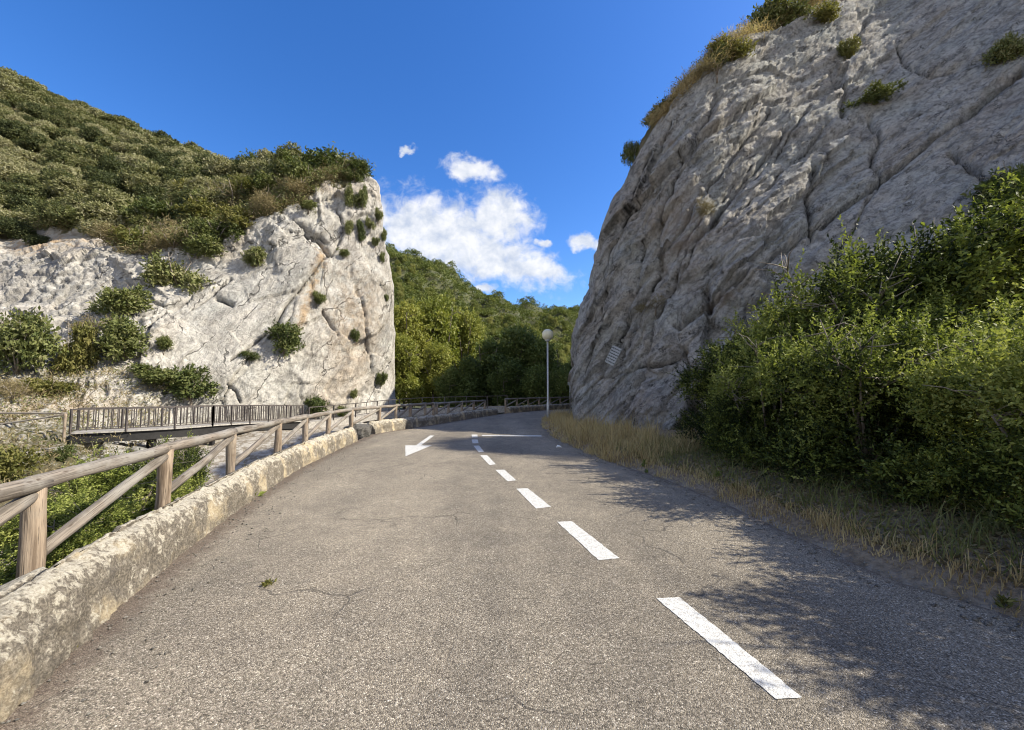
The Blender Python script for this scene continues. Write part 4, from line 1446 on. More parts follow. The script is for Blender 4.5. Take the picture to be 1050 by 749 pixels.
def foliage(name, mat, n, lumps, leaf, seed, per=10, spread=0.16, shell=0.5, upbias=0.35, zmin=None, jit=0.55, young=None, rough=0.28):
    """sprigs of several leaves each, spread through the crown's lumps"""
    r = np.random.default_rng(seed)
    ns = n // per
    P, d, k, rad = crown_points(ns, lumps, r, shell, rough)
    if zmin is not None:
        m = P[:, 2] > zmin; P, d, rad, k = P[m], d[m], rad[m], k[m]; ns = len(P)
    axis = unit(d + upbias * np.array((0, 0, 1)) + 0.55 * r.normal(size=(ns, 3)))
    t = (np.arange(per) + 0.5) / per
    base = P[:, None, :] + axis[:, None, :] * (t * spread)[None, :, None]
    ld = unit(axis[:, None, :] * 0.7 + r.normal(size=(ns, per, 3)) * 0.75)
    lv, lf = leaf_quads(base.reshape(-1, 3), ld.reshape(-1, 3), leaf[0], leaf[1], 0.22, r, np.repeat(unit(d + np.array((0, 0, 0.35))), per, 0), jit)
    tint = np.repeat(np.clip(0.42 + 0.2 * r.normal(size=ns), 0, 1), per) + 0.1 * r.normal(size=ns * per)
    if young is not None:
        tint = tint - 0.08 + np.repeat(np.where(k >= young, 0.40, 0.0) + 0.14 * r.normal(size=ns), per)
    me = mesh_np(name, lv, lf, mat)
    set_attr(me, 'tint', np.clip(tint, 0, 1), 'FACE')
    return me


def lump_set(r, n, w, h, base=0.25, size=0.42):
    out_ = []
    for i in range(n):
        a = r.uniform(0, 2 * math.pi); q = math.sqrt(r.uniform(0, 1)) * 0.62
        zz = base + (1 - base) * r.uniform(0.1, 0.85)
        s = size * r.uniform(0.7, 1.2)
        shr = 1 - 0.5 * max(0, zz - 0.5)
        out_.append(((q * math.cos(a) * w / 2 * shr, q * math.sin(a) * w / 2 * shr, zz * h), (s * w / 2, s * w / 2, s * h * 0.42)))
    return out_


def limbs(name, mat, r, h, w, n=6, thick=0.06, trunk=0.25, twigs=3):
    mb = MB()
    top = np.array((0.0, 0, trunk * h))
    mb.tube([(0, 0, -0.3), (0.02 * w, 0, trunk * h * 0.5), top], [thick * 1.25, thick * 1.05, thick * 0.95], 9)
    for i in range(n):
        a = 2 * math.pi * (i + r.uniform(-.3, .3)) / n
        end = np.array((math.cos(a) * w * 0.36 * r.uniform(.5, 1), math.sin(a) * w * 0.36 * r.uniform(.5, 1), h * r.uniform(0.6, 0.92)))
        mid = top * 0.5 + end * 0.5 + np.array((r.normal() * .05 * w, r.normal() * .05 * w, 0))
        mb.tube([top - (0, 0, 0.02 * h), mid, end], [thick * 0.7, thick * 0.45, thick * 0.15], 7)
        for q in range(twigs):
            t = r.uniform(0.3, 0.9); p = mid * (1 - t) + end * t
            e2 = p + unit(np.array((r.normal(), r.normal(), r.uniform(-.1, .9)))) * w * 0.2
            mb.tube([p, (p + e2) / 2 + r.normal(size=3) * .02 * w, e2], [thick * 0.25, thick * 0.18, thick * 0.07], 5)
    return mb


def mb_mesh(mb, name, mat):
    o = mb.build(name, mat)
    me = o.data
    bpy.data.objects.remove(o)
    return me


# ---- big shrubs on the right verge (thing > foliage, branches)
near_kinds = []
for q in range(3):
    r = np.random.default_rng(400 + q)
    lm = lump_set(r, 15, 2.45, 2.35, 0.12, 0.29) + [((0.75 * math.cos(a_), 0.75 * math.sin(a_), 0.3), (0.42, 0.42, 0.36)) for a_ in (0.4, 1.9, 3.4, 5.1)]
    for sh in range(34):
        a = r.uniform(0, 2 * math.pi); q_ = math.sqrt(r.uniform(0, 1)) * 1.05
        zz = r.uniform(1.1, 2.25) * (1 - 0.35 * q_)
        lm.append(((q_ * math.cos(a), q_ * math.sin(a), zz + 0.25), (0.10, 0.10, r.uniform(0.28, 0.5))))
    fm = foliage('foliage', M['leaf_near'], 58000, lm, (0.050, 0.024), 410 + q, per=12, spread=0.24, shell=0.3, upbias=0.75, jit=0.8, young=19, rough=0.85, zmin=0.03)
    bm_ = mb_mesh(limbs('branches', M['twig'], r, 2.5, 2.5, 9, 0.035, 0.1, 9), 'branches', M['twig'])
    near_kinds.append((fm, bm_))


def near_shrub(x, y, scale, kind, rot, label, zs=1.0):
    z = float(ground_h(np.array([x]), np.array([y]))[0])
    root = thing('shrub', label, 'shrub', (x, y, z))
    root.rotation_euler = (0, 0, rot); root.scale = (scale, scale, scale * zs)
    link('foliage', near_kinds[kind][0], root); link('branches', near_kinds[kind][1], root)
    return root


near_shrub(5.15, 9.2, 1.12, 0, 0.3, 'leftmost bright-topped shrub of the verge thicket beside the cliff', 0.88)
near_shrub(4.75, 7.3, 0.96, 1, 1.9, 'low broad shrub in front of the rock overhang, second in the thicket')
near_shrub(4.95, 5.5, 1.0, 2, 4.0, 'sunny yellow-green shrub in the middle of the thicket nearest the road')
near_shrub(6.9, 7.8, 1.55, 1, 0.9, 'tall shrub reaching up the smooth slab in the thicket', 1.1)
near_shrub(9.3, 7.2, 1.9, 0, 2.6, 'tallest shrub of the thicket at the right edge of the photograph', 1.0)
near_shrub(5.25, 3.9, 0.88, 2, 5.2, 'dark shaded shrub low at the right edge above the dry grass')
near_shrub(6.9, 5.7, 1.1, 0, 3.6, 'dense shrub behind the sunny one toward the right edge', 0.95)
near_shrub(6.2, 8.6, 1.35, 2, 2.2, 'shrub in the back of the thicket against the cliff foot')
near_shrub(5.6, 2.4, 1.15, 1, 4.4, 'shrub at the near right corner mostly outside the photograph')

# ---- scrub bushes
scrub = {}
for kind, mat, cnt in (('dark', 'leaf_scrub', 6), ('round', 'leaf_scrub', 3), ('yellow', 'leaf_yellow', 3), ('dry', 'leaf_dry', 3)):
    scrub[kind] = []
    for q in range(cnt):
        r = np.random.default_rng(500 + q + len(kind) * 7)
        lm = []
        ax = r.uniform(0, math.pi)
        for li in range(8):
            t_ = r.uniform(-0.42, 0.42); o_ = r.normal() * 0.13; s_ = r.uniform(0.10, 0.24)
            lm.append(((t_ * math.cos(ax) - o_ * math.sin(ax), t_ * math.sin(ax) + o_ * math.cos(ax), r.uniform(0.05, 0.5)), (s_ * r.uniform(0.8, 1.5), s_ * r.uniform(0.8, 1.5), s_ * r.uniform(0.7, 1.3))))
        if kind == 'round':
            lm = lump_set(r, 9, 1.0, 0.8, 0.12, 0.46)
        fm = foliage('foliage', M[mat], 4200 if kind != 'dry' else 2200, lm, (0.075, 0.035) if kind != 'dry' else (0.10, 0.012), 520 + q, per=6, spread=0.13, shell=0.2, zmin=-0.05, upbias=0.6, rough=0.8)
        bmm = mb_mesh(limbs('branches', M['twig'], r, 0.8, 1.0, 5, 0.022, 0.1, 2), 'branches', M['twig'])
        scrub[kind].append((fm, bmm))


def bush(p, width, height, kind, label, group=None, name='bush', sink=0.12):
    v = random.choice(scrub[kind])
    root = thing(name, label, 'bush', (float(p[0]), float(p[1]), float(p[2]) - sink * height), group)
    root.rotation_euler = (0, 0, random.uniform(0, 6.28)); root.scale = (width, width, height / 0.8)
    link('foliage', v[0], root); link('branches', v[1], root)
    return root


def cliff_bush(x, y, wpx, hpx, kind, label, group=None):
    p, i = onL(x, y + hpx * 0.42)
    m = p[1] / F
    return bush(p - np.array((0, 0.15, 0)), wpx * m, hpx * m, kind, label, group)


for a in ((22, 358, 54, 62, 'round', 'big dark green bush low on the left bank by the photograph edge'),
          (76, 352, 34, 58, 'yellow', 'tall yellowish bush right of the big dark bush on the bank'),
          (55, 395, 42, 22, 'yellow', 'low yellow cushion bush below the big dark bush'),
          (122, 303, 50, 40, 'dark', 'dark bush in the rubble halfway up left of the pale slab'),
          (130, 350, 50, 44, 'round', 'round dark bush at the left foot of the pale slab'),
          (185, 275, 48, 44, 'dark', 'dark bush hanging at the upper left end of the pale slab'),
          (261, 262, 26, 28, 'dark', 'dark bush on the pale rock below the crest, alone'),
          (292, 347, 38, 34, 'round', 'dark bush on a ledge in the middle of the pale cliff'),
          (257, 364, 14, 12, 'dark', 'small bush left below the ledge bush on the cliff'),
          (326, 303, 14, 14, 'dark', 'small bush in the ochre streak of the cliff'),
          (365, 343, 9, 14, 'dark', 'small dark tuft on the grey right part of the cliff'),
          (170, 351, 18, 15, 'dark', 'small bush at the left edge of the pale slab'),
          (198, 396, 46, 36, 'round', 'dark bush standing just behind the footbridge railing'),
          (155, 380, 44, 22, 'dark', 'low straggly bush left of the one behind the footbridge'),
          (70, 462, 24, 22, 'dark', 'bush on the rubble below the left end of the footbridge'),
          (12, 470, 50, 46, 'yellow', 'olive bush at the left photograph edge behind the log fence'),
          (325, 415, 26, 26, 'dark', 'bush at the right end of the footbridge railing'),
          (352, 421, 20, 14, 'dark', 'small bush between footbridge and climbing railing'),
          (391, 388, 12, 18, 'dark', 'tuft near the right foot corner of the cliff'),
          (362, 402, 9, 12, 'dark', 'tiny tuft near the cliff foot above the railing'),
          (18, 400, 30, 26, 'dry', 'dry brownish bush on the left bank under the big dark bush'),
          (100, 330, 30, 24, 'dry', 'dry thin bush between the two rubble bushes'),
          (10, 335, 40, 26, 'dry', 'dry thin bush above the big dark bush at the photograph edge')):
    cliff_bush(*a)
# scrub over the top of the cliff
CR = 'scrub bushes over the top of the left cliff'
lab = {'dark': 'dark scrub bush on the brow of the left cliff', 'dry': 'dry brown scrub bush on the brow of the left cliff', 'yellow': 'yellowish scrub bush on the brow of the left cliff'}
for x, y, wpx, hpx, kd in ((332, 166, 60, 34, 'dark'), (300, 170, 44, 26, 'dark'), (268, 172, 34, 28, 'dark'), (355, 170, 40, 24, 'dark'), (364, 178, 18, 16, 'dark'), (374, 200, 8, 20, 'dark'),
                           (372, 205, 12, 18, 'dark'), (318, 208, 24, 14, 'dark'), (280, 205, 36, 26, 'dry'), (250, 222, 44, 30, 'yellow'), (225, 235, 40, 30, 'dark'),
                           (205, 248, 40, 28, 'dark'), (240, 200, 50, 34, 'dry'), (210, 215, 50, 34, 'yellow'), (180, 240, 46, 34, 'dry'), (150, 245, 50, 30, 'yellow'), (120, 245, 48, 24, 'dry'), (172, 222, 50, 36, 'dark'),
                           (100, 228, 40, 24, 'dark'), (310, 190, 40, 24, 'dry'), (290, 188, 40, 26, 'dark'), (265, 195, 40, 28, 'yellow'),
                           (395, 240, 9, 12, 'dark'), (372, 240, 10, 14, 'dark'), (358, 232, 10, 18, 'dark'), (140, 225, 40, 30, 'dark'), (379, 188, 12, 14, 'dark'), (388, 218, 9, 14, 'dark'), (380, 226, 9, 16, 'dark'), (393, 262, 6, 12, 'dark'), (386, 248, 8, 12, 'dark'), (397, 305, 5, 10, 'dark'), (352, 258, 10, 10, 'dark'), (370, 232, 10, 20, 'dark'), (362, 200, 16, 22, 'dark'), (392, 240, 7, 14, 'dark'), (225, 200, 44, 34, 'dark'), (200, 195, 40, 30, 'yellow'), (318, 178, 40, 30, 'dark')):
    cliff_bush(x, y, wpx, hpx, kd, lab[kd], CR + ' (' + kd + ')')

# ---- shrubs of the near ravine behind the parapet
for x, y, w_, h_, kd, lb_ in ((-4.9, 5.0, 1.5, 1.25, 'g', 'leafy green shrub in the ravine behind the second fence post'),
                              (-6.8, 7.2, 1.4, 1.0, 'g', 'leafy green shrub in the ravine behind the third fence post'),
                              (-9.6, 11.4, 1.5, 2.35, 'g', 'bright green young tree rising before the footbridge'),
                              (-5.0, 3.2, 1.5, 1.2, 'g', 'green shrub in the ravine behind the nearest fence bay'),
                              (-8.4, 9.4, 1.1, 0.8, 'g', 'low green shrub in the ravine below the footbridge middle'),
                              (-9.6, 15.6, 1.4, 1.0, 'g', 'green shrub in the ravine before the right end of the footbridge')):
    z = float(ground_h(np.array([x]), np.array([y]))[0])
    root = thing('shrub', lb_, 'shrub', (x, y, z - 0.05))
    root.scale = (w_ / 2.3, w_ / 2.3, h_ / 2.3); root.rotation_euler = (0, 0, x * 3)
    q = near_kinds[int(abs(x) * 10) % 3]
    link('foliage', q[0], root); link('branches', q[1], root)

for x, y, w_, h_, lb_ in ((-3.75, 2.55, 1.0, 0.8, 'low green shrub hard behind the nearest fence post'),
                          (-4.4, 3.9, 1.1, 0.9, 'low green shrub between first and second fence posts'),
                          (-7.0, 4.8, 1.6, 1.0, 'spreading shrub on the ravine floor at the left photograph edge')):
    z = float(ground_h(np.array([x]), np.array([y]))[0])
    root = thing('shrub', lb_, 'shrub', (x, y, z - 0.05))
    root.scale = (w_ / 2.3, w_ / 2.3, h_ / 2.3); root.rotation_euler = (0, 0, x * 5)
    q = near_kinds[int(abs(y) * 10) % 3]
    link('foliage', q[0], root); link('branches', q[1], root)

# ---- bushes and dead twigs along the top of the right cliff
SHADE_TREES = []
RC_ = 'scrub along the top edge of the right cliff'
for x, y, wpx, hpx, kd in ((642, 152, 18, 34, 'dark'), (700, 92, 22, 20, 'dry'), (735, 58, 20, 26, 'dark'), (742, 48, 26, 34, 'dry'), (762, 36, 30, 30, 'dry'), (800, 12, 46, 44, 'dark'), (785, 25, 40, 36, 'dark'), (825, 2, 40, 30, 'dry'), (850, -8, 50, 36, 'yellow'), (680, 105, 40, 16, 'yellow'),
                           (715, 80, 40, 20, 'yellow'), (750, 52, 44, 24, 'yellow'), (770, 40, 40, 24, 'dry'), (870, -6, 50, 30, 'dry'), (885, 5, 40, 24, 'dry'), (845, 15, 44, 22, 'yellow'), (815, 30, 40, 20, 'dry'), (668, 112, 24, 18, 'yellow'), (735, 70, 40, 18, 'dry')):
    p, i = onR(x, y + hpx * 0.4)
    m = p[1] / F
    bush(p, wpx * m, hpx * m, kd, {'dark': 'dark bush on the top edge of the right cliff', 'yellow': 'yellowish tuft on the top edge of the right cliff', 'dry': 'dry straw tuft on the top edge of the right cliff'}[kd], RC_ + ' (' + kd + ')')
for x, y, wpx, hpx, kd, lb_ in ((893, 100, 40, 18, 'dark', 'dark clump growing in the slab crack high on the right cliff'),
                                (868, 48, 20, 26, 'yellow', 'yellow-green tuft in the upper chimney of the right cliff'),
                                (720, 212, 22, 22, 'dry', 'dry grass tuft on the mid ledge of the right cliff'),
                                (672, 312, 34, 16, 'dry', 'dry tuft on the ledge above the plaque on the right cliff'),
                                (1035, 50, 34, 34, 'dark', 'dark bush hanging at the top right photograph corner'),
                                (1035, 200, 60, 70, 'dark', 'bush against the slab above the tallest thicket shrub')):
    p, i = onR(x, y + hpx * 0.3)
    m = p[1] / F
    bush(p, wpx * m, hpx * m, kd, lb_)

for tx, ty, hgt, lb_ in ((20.0, 10.6, 7.5, 'unseen tree added on the right cliff top to shade the upper slab'), (22.5, 8.4, 7.0, 'second unseen tree added for shade on the right cliff top, farther to the right')):  # out-of-view trees added to cast shade on the upper right slab
    m_ = RVR > 4.3
    cv_ = RVv[m_]
    p = cv_[np.argmin((cv_[:, 0] - tx) ** 2 + (cv_[:, 1] - ty) ** 2)]
    SHADE_TREES.append((p, hgt, lb_))

# ---- hillside oaks (too far for parts): one mesh each, copied
tree_kinds = []
for q in range(5):
    r = np.random.default_rng(600 + q)
    lm = lump_set(r, 11, 4.4, 3.6, 0.12, 0.46)
    tree_kinds.append(foliage('oak', M['leaf_hill'], 6500, lm, (0.27, 0.14), 620 + q, per=5, spread=0.3, shell=0.5, zmin=-0.3, jit=0.4))
placed = []
msk = (LVR > 4.75) & (LVR < 7.1)
cand = LV[msk]; cpx, cpy = LPX[0][msk], LPX[1][msk]
ok = (cpx > -60) & (cpx < 300)
cand, cpx, cpy = cand[ok], cpx[ok], cpy[ok]
order = np.random.default_rng(5).permutation(len(cand))
cnt = 0
kept = np.zeros((0, 3))
for j in order:
    p = cand[j]
    sp_ = 2.35 + 0.010 * max(p[1] - 40, 0)
    if len(kept) and np.min(((kept - p) ** 2).sum(1)) < sp_ ** 2:
        continue
    kept = np.vstack([kept, p])
    if len(kept) >= 560:
        break
kept = kept[np.argsort(kept[:, 1])]
rest = kept[296:]; kept = kept[:296]
hill_src = None
for j, p in enumerate(kept):
    s = random.uniform(0.55, 1.1) * (0.75 if p[1] < 45 else 1.0)
    o = link('oak_tree', tree_kinds[j % 5], None, (p[0], p[1], p[2] - 0.35))
    o.scale = (s, s, s * random.uniform(0.8, 1.1)); o.rotation_euler = (0, 0, random.uniform(0, 6.28))
    tag(o, 'grey-green evergreen oak on the wooded left hillside', 'tree', 'oaks covering the left hillside')

if len(rest):
    r = np.random.default_rng(640)
    lm = lump_set(np.random.default_rng(601), 10, 4.0, 3.4, 0.12, 0.46)
    low_m = foliage('crown', M['leaf_hill'], 1900, lm, (0.46, 0.24), 641, per=5, spread=0.35, shell=0.5, zmin=-0.3, jit=0.4)
    nv = len(low_m.vertices); cv = np.zeros(nv * 3, np.float32); low_m.vertices.foreach_get('co', cv); cv = cv.reshape(-1, 3)
    parts = []; tn_ = []
    for p in rest:
        a = r.uniform(0, 6.28); k_ = r.uniform(0.6, 1.05)
        R_ = np.array(((math.cos(a), -math.sin(a), 0), (math.sin(a), math.cos(a), 0), (0, 0, r.uniform(0.8, 1.1)))) * k_
        parts.append(cv @ R_.T + (p - (0, 0, 0.35))); tn_.append(np.clip(r.uniform(0.0, 1.0) * 0.8 + 0.1 + 0.12 * r.normal(size=nv // 4), 0, 1))
    bpy.data.meshes.remove(low_m)
    v = np.concatenate(parts)
    me_ = mesh_np('hillside_wood', v, np.arange(len(v)).reshape(-1, 4), M['leaf_hill_mass']); set_attr(me_, 'tint', np.concatenate(tn_), 'FACE')
    tag(link('hillside_wood', me_), kind='stuff')

# low scrub between the oaks: nobody could count it
def scatter_stuff(name, V, mask, n, size, leaf, mat, seed, h=0.5):
    r = np.random.default_rng(seed)
    c = V[mask]
    P = c[r.integers(0, len(c), n)] + r.normal(size=(n, 3)) * np.array((0.6, 0.6, 0.12)) * size
    k = 7
    B = P[:, None, :] + r.normal(size=(n, k, 3)) * np.array((0.3, 0.3, 0.22)) * size + np.array((0, 0, h * 0.4))
    d = unit(r.normal(size=(n * k, 3)) + np.array((0, 0, 0.7)))
    v, f = leaf_quads(B.reshape(-1, 3), d, leaf[0], leaf[1], 0.2, r)
    me_ = mesh_np(name, v, f, mat)
    set_attr(me_, 'tint', np.clip(np.repeat(0.45 + 0.25 * r.normal(size=n), k), 0, 1), 'FACE')
    return tag(link(name, me_), kind='stuff')


vis = (LPX[0] > -80) & (LPX[0] < 362) & ~((LPX[0] < 125) & (LPX[1] > 240 - 0.05 * LPX[0]))
scatter_stuff('scrub', LV, (LVR > 4.1) & (LVR < 5.3) & vis, 9000, 0.7, (0.22, 0.09), M['leaf_scrub'], 71)
scatter_stuff('dry_scrub', LV, (LVR > 4.0) & (LVR < 5.2) & vis, 8000, 0.6, (0.28, 0.05), M['leaf_dry'], 72)
scatter_stuff('scrub', LV, (LVR > 5.2) & (LVR < 7.1) & vis, 6000, 1.1, (0.36, 0.18), M['leaf_hill'], 73)
low = (LPX[0] > -60) & (LPX[0] < 170) & (LPX[1] > 340) & (LPX[1] < 520)
scatter_stuff('dry_scrub', LV, (LVR > 0.1) & (LVR < 2.2) & low, 1300, 0.4, (0.20, 0.03), M['leaf_dry'], 76)
scatter_stuff('scrub', LV, (LVR > 0.1) & (LVR < 2.2) & low, 450, 0.45, (0.11, 0.05), M['leaf_scrub'], 77)
visr = (RPX[0] > 672) & (RPX[0] < 930) & (RVv[..., 1] < 30)
scatter_stuff('dry_grass', RVv, (RVR > 3.97) & (RVR < 4.9) & visr, 9500, 0.32, (0.30, 0.02), M['grass_dry'], 74, 0.35)
scatter_stuff('scrub', RVv, (RVR > 4.05) & (RVR < 5.1) & visr, 3500, 0.4, (0.10, 0.045), M['leaf_yellow'], 75, 0.5)

# ---- valley trees: trunk and crown
def valley_kind(seed, mat, h, w, n, leaf, lumps_n=16, base=0.18, size=0.4, bark='bark'):
    r = np.random.default_rng(seed)
    lm = lump_set(r, lumps_n, w, h, base, size)
    cm = foliage('crown', M[mat], n, lm, leaf, seed + 1, per=6, spread=0.4, shell=0.35)
    tm = mb_mesh(limbs('trunk', M[bark], r, h, w, 6, h * 0.018, 0.28, 2), 'trunk', M[bark])
    return cm, tm


VK = {'bright': [valley_kind(700 + q, 'leaf_bright', 9, 6.5, 15000, (0.27, 0.15)) for q in range(2)],
      'dark': [valley_kind(720 + q, 'leaf_dark', 8.5, 6.5, 15000, (0.27, 0.15), base=0.08) for q in range(2)],
      'pine': [valley_kind(740 + q, 'leaf_forest', 9, 5.5, 10000, (0.26, 0.13), 14, 0.25, 0.36) for q in range(2)]}


def valley_tree(kind, x, y, h, w_, label, group=None, name='tree'):
    z = float(ground_h(np.array([x]), np.array([y]))[0])
    root = thing(name, label, 'tree', (x, y, z), group)
    c, t_ = random.choice(VK[kind])
    root.scale = (w_ / 6.5, w_ / 6.5, h / 9.0); root.rotation_euler = (0, 0, random.uniform(0, 6.28))
    link('crown', c, root); link('trunk', t_, root)
    return root


def vt(kind, xpx, ytop, d, wpx, label, group=None, name='tree'):
    p = at(xpx, ytop, d)
    z = float(ground_h(np.array([p[0]]), np.array([p[1]]))[0])
    return valley_tree(kind, float(p[0]), float(p[1]), max(2.5, float(p[2]) - z), wpx * d / F, label, group, name)


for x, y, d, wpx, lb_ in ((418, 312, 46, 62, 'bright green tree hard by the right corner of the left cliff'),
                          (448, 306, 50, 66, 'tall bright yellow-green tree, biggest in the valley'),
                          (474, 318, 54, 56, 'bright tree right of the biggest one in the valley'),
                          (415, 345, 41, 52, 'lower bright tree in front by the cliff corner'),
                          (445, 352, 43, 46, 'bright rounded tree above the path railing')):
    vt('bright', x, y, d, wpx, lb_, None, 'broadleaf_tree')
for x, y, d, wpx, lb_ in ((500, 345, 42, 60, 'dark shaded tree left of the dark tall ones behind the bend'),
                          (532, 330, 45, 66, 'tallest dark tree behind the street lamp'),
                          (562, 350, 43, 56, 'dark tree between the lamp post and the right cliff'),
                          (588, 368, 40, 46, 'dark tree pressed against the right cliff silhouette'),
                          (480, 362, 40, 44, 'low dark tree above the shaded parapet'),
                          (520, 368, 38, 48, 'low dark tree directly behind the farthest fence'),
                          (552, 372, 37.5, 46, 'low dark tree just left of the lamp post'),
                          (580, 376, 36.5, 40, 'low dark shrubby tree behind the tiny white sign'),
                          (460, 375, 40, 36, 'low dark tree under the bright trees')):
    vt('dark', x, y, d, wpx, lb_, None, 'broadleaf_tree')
for p, hgt, lb_ in SHADE_TREES:
    root = valley_tree('dark', float(p[0]), float(p[1]), hgt, 6.0, lb_, None, 'broadleaf_tree')
    root.location.z = float(p[2]) - 0.2
# the hill behind: each tree its own
r = np.random.default_rng(77)
hk = np.zeros((0, 2)); n_h = 0
for it in range(6000):
    yy_ = 62 + 150 * r.uniform(0, 1) ** 1.1; xx_ = r.uniform(-0.36, 0.24) * yy_
    if xx_ / yy_ > -0.12 and yy_ < 120: continue
    sp_ = 3.2 + 0.012 * (yy_ - 50)
    if len(hk) and np.min(((hk - (xx_, yy_)) ** 2).sum(1)) < sp_ ** 2: continue
    hk = np.vstack([hk, (xx_, yy_)])
    kind = 'pine'
    if len(hk) > 290: break
for xx_, yy_ in hk:
    z = float(ground_h(np.array([xx_]), np.array([yy_]))[0])
    q = VK['pine'][r.integers(0, 2)]
    hgt = r.uniform(3.2, 5.6) * (1 + 0.002 * (yy_ - 60))
    o = link('hill_tree', q[0], None, (xx_, yy_, z - 0.22 * hgt))
    s = r.uniform(0.6, 0.9)
    o.scale = (s, s, hgt / 9); o.rotation_euler = (0, 0, r.uniform(0, 6.28))
    tag(o, 'small dark tree on the wooded hill between the cliffs', 'tree', 'trees on the hill between the cliffs')
# far wood reads as one mass
r = np.random.default_rng(78)
n = 6500
yy_ = r.uniform(75, 300, n); xx_ = r.uniform(-0.4, 0.3, n) * yy_
zz_ = ground_h(xx_, yy_)
k = 46
cc = np.stack([xx_, yy_, zz_ + 1.2], -1)
d = unit(r.normal(size=(n, k, 3))); d[..., 2] = np.abs(d[..., 2])
B = cc[:, None, :] + d * r.uniform(1.2, 2.6, n)[:, None, None] * r.uniform(0.7, 1.0, (n, k))[..., None]
v, f = leaf_quads(B.reshape(-1, 3), unit(d.reshape(-1, 3) + r.normal(size=(n * k, 3)) * 0.7), 0.85, 0.5, 0.2, r, d.reshape(-1, 3), 0.5)
me = mesh_np('far_wood', v, f, M['leaf_forest'])
set_attr(me, 'tint', np.clip(np.repeat(0.4 + 0.25 * r.normal(size=n), k), 0, 1), 'FACE')
tag(link('far_wood', me), kind='stuff')

# ------------------------------------------------------------------ dry grass on the right verge
def grass_stuff(name, n, sampler, hmin, hmax, wd, mat, seed, lean=0.35):
    r = np.random.default_rng(seed)
    P, hs_ = sampler(n, r)
    n = len(P)
    a = r.uniform(0, 2 * math.pi, n)
    dirh = np.stack([np.cos(a), np.sin(a), np.zeros(n)], -1)
    L = (hmin + (hmax - hmin) * r.uniform(0, 1, n) ** 1.6) * hs_
    ln = (np.abs(r.normal(size=n)) * lean)[:, None]
    side = np.stack([-np.sin(a + 1.2), np.cos(a + 1.2), np.zeros(n)], -1) * (wd * r.uniform(0.6, 1.4, n))[:, None]
    mid = P + np.array((0, 0, 1)) * (L * 0.55)[:, None] + dirh * ln * (L * 0.35)[:, None]
    tip = P + np.array((0, 0, 1)) * (L * 0.95)[:, None] + dirh * ln * (L * 1.1)[:, None]
    V = np.stack([P - side, P + side, mid + side * 0.7, mid - side * 0.7, tip + side * 0.15, tip - side * 0.15], 1).reshape(-1, 3)
    b = np.arange(n)[:, None] * 6
    Fq = np.concatenate([b + np.array([[0, 1, 2, 3]]), b + np.array([[3, 2, 4, 5]])], 0)
    me_ = mesh_np(name, V, Fq, mat)
    tn = np.clip(0.45 + 0.22 * r.normal(size=n) + 0.3 * fbm(P, 0.9, 3, seed=5), 0, 1)
    set_attr(me_, 'tint', np.r_[tn, tn], 'FACE')
    return tag(link(name, me_), kind='stuff')


RCf, RCs = resample(RC, step=0.05)


def verge_sampler(s0, s1, o0, o1):
    def f(n, r):
        s = r.uniform(s0, s1, n)
        C = RCf; t = np.gradient(C, axis=0); t /= np.linalg.norm(t, axis=1)[:, None]
        nr_ = np.stack([t[:, 1], -t[:, 0]], 1)
        o = o0 + (o1 - o0) * r.uniform(0, 1, n) ** 1.3
        i = np.clip(np.searchsorted(RCs, s), 0, len(RCs) - 1)
        xy = C[i] + nr_[i] * o[:, None]
        cl = fbm(np.column_stack([xy, 0 * s]), 1.7, 3, seed=88)
        m = cl > -0.08 + 0.13 * r.normal(size=n) - 0.15 * sstep(0.0, 0.9, o)
        xy = xy[m]; o = o[m]; cl = cl[m]
        z = ground_h(xy[:, 0], xy[:, 1]) - 0.02
        hs_ = (0.4 + 0.6 * sstep(0.0, 0.6, o)) * (0.5 + 1.5 * np.clip(cl + 0.05, 0, 0.7)) * r.uniform(0.6, 1.25, len(o))
        return np.column_stack([xy, z]), hs_
    return f


def arcR(y):
    return RCs[np.argmin(np.abs(RCf[:, 1] - y))]


grass_stuff('dry_grass', 12500, verge_sampler(arcR(1.2), arcR(8.0), -0.10, 0.60), 0.05, 0.32, 0.0045, M['grass_dry'], 91)
grass_stuff('dry_grass', 12500, verge_sampler(arcR(8.0), arcR(13.5), -0.05, 2.4), 0.10, 0.7, 0.007, M['grass_dry'], 92)
grass_stuff('dry_grass', 9000, verge_sampler(arcR(13.5), arcR(22.0), -0.05, 2.0), 0.15, 0.6, 0.007, M['grass_dry'], 93)


def ravine_sampler(n, r):
    s = r.uniform(arc_of(LC, 20, 722), s_w2, n); o = r.uniform(0.5, 5.0, n)
    C = LCf; t = np.gradient(C, axis=0); t /= np.linalg.norm(t, axis=1)[:, None]
    nr_ = np.stack([-t[:, 1], t[:, 0]], 1)
    i = np.clip(np.searchsorted(LCs, s), 0, len(LCs) - 1)
    xy = C[i] + nr_[i] * o[:, None]
    m = fbm(np.column_stack([xy, 0 * s]), 0.8, 3, seed=89) > -0.05
    xy = xy[m]
    return np.column_stack([xy, ground_h(xy[:, 0], xy[:, 1]) - 0.02]), np.ones(len(xy))


grass_stuff('grass', 5000, ravine_sampler, 0.12, 0.5, 0.006, M['leaf_yellow'], 94)

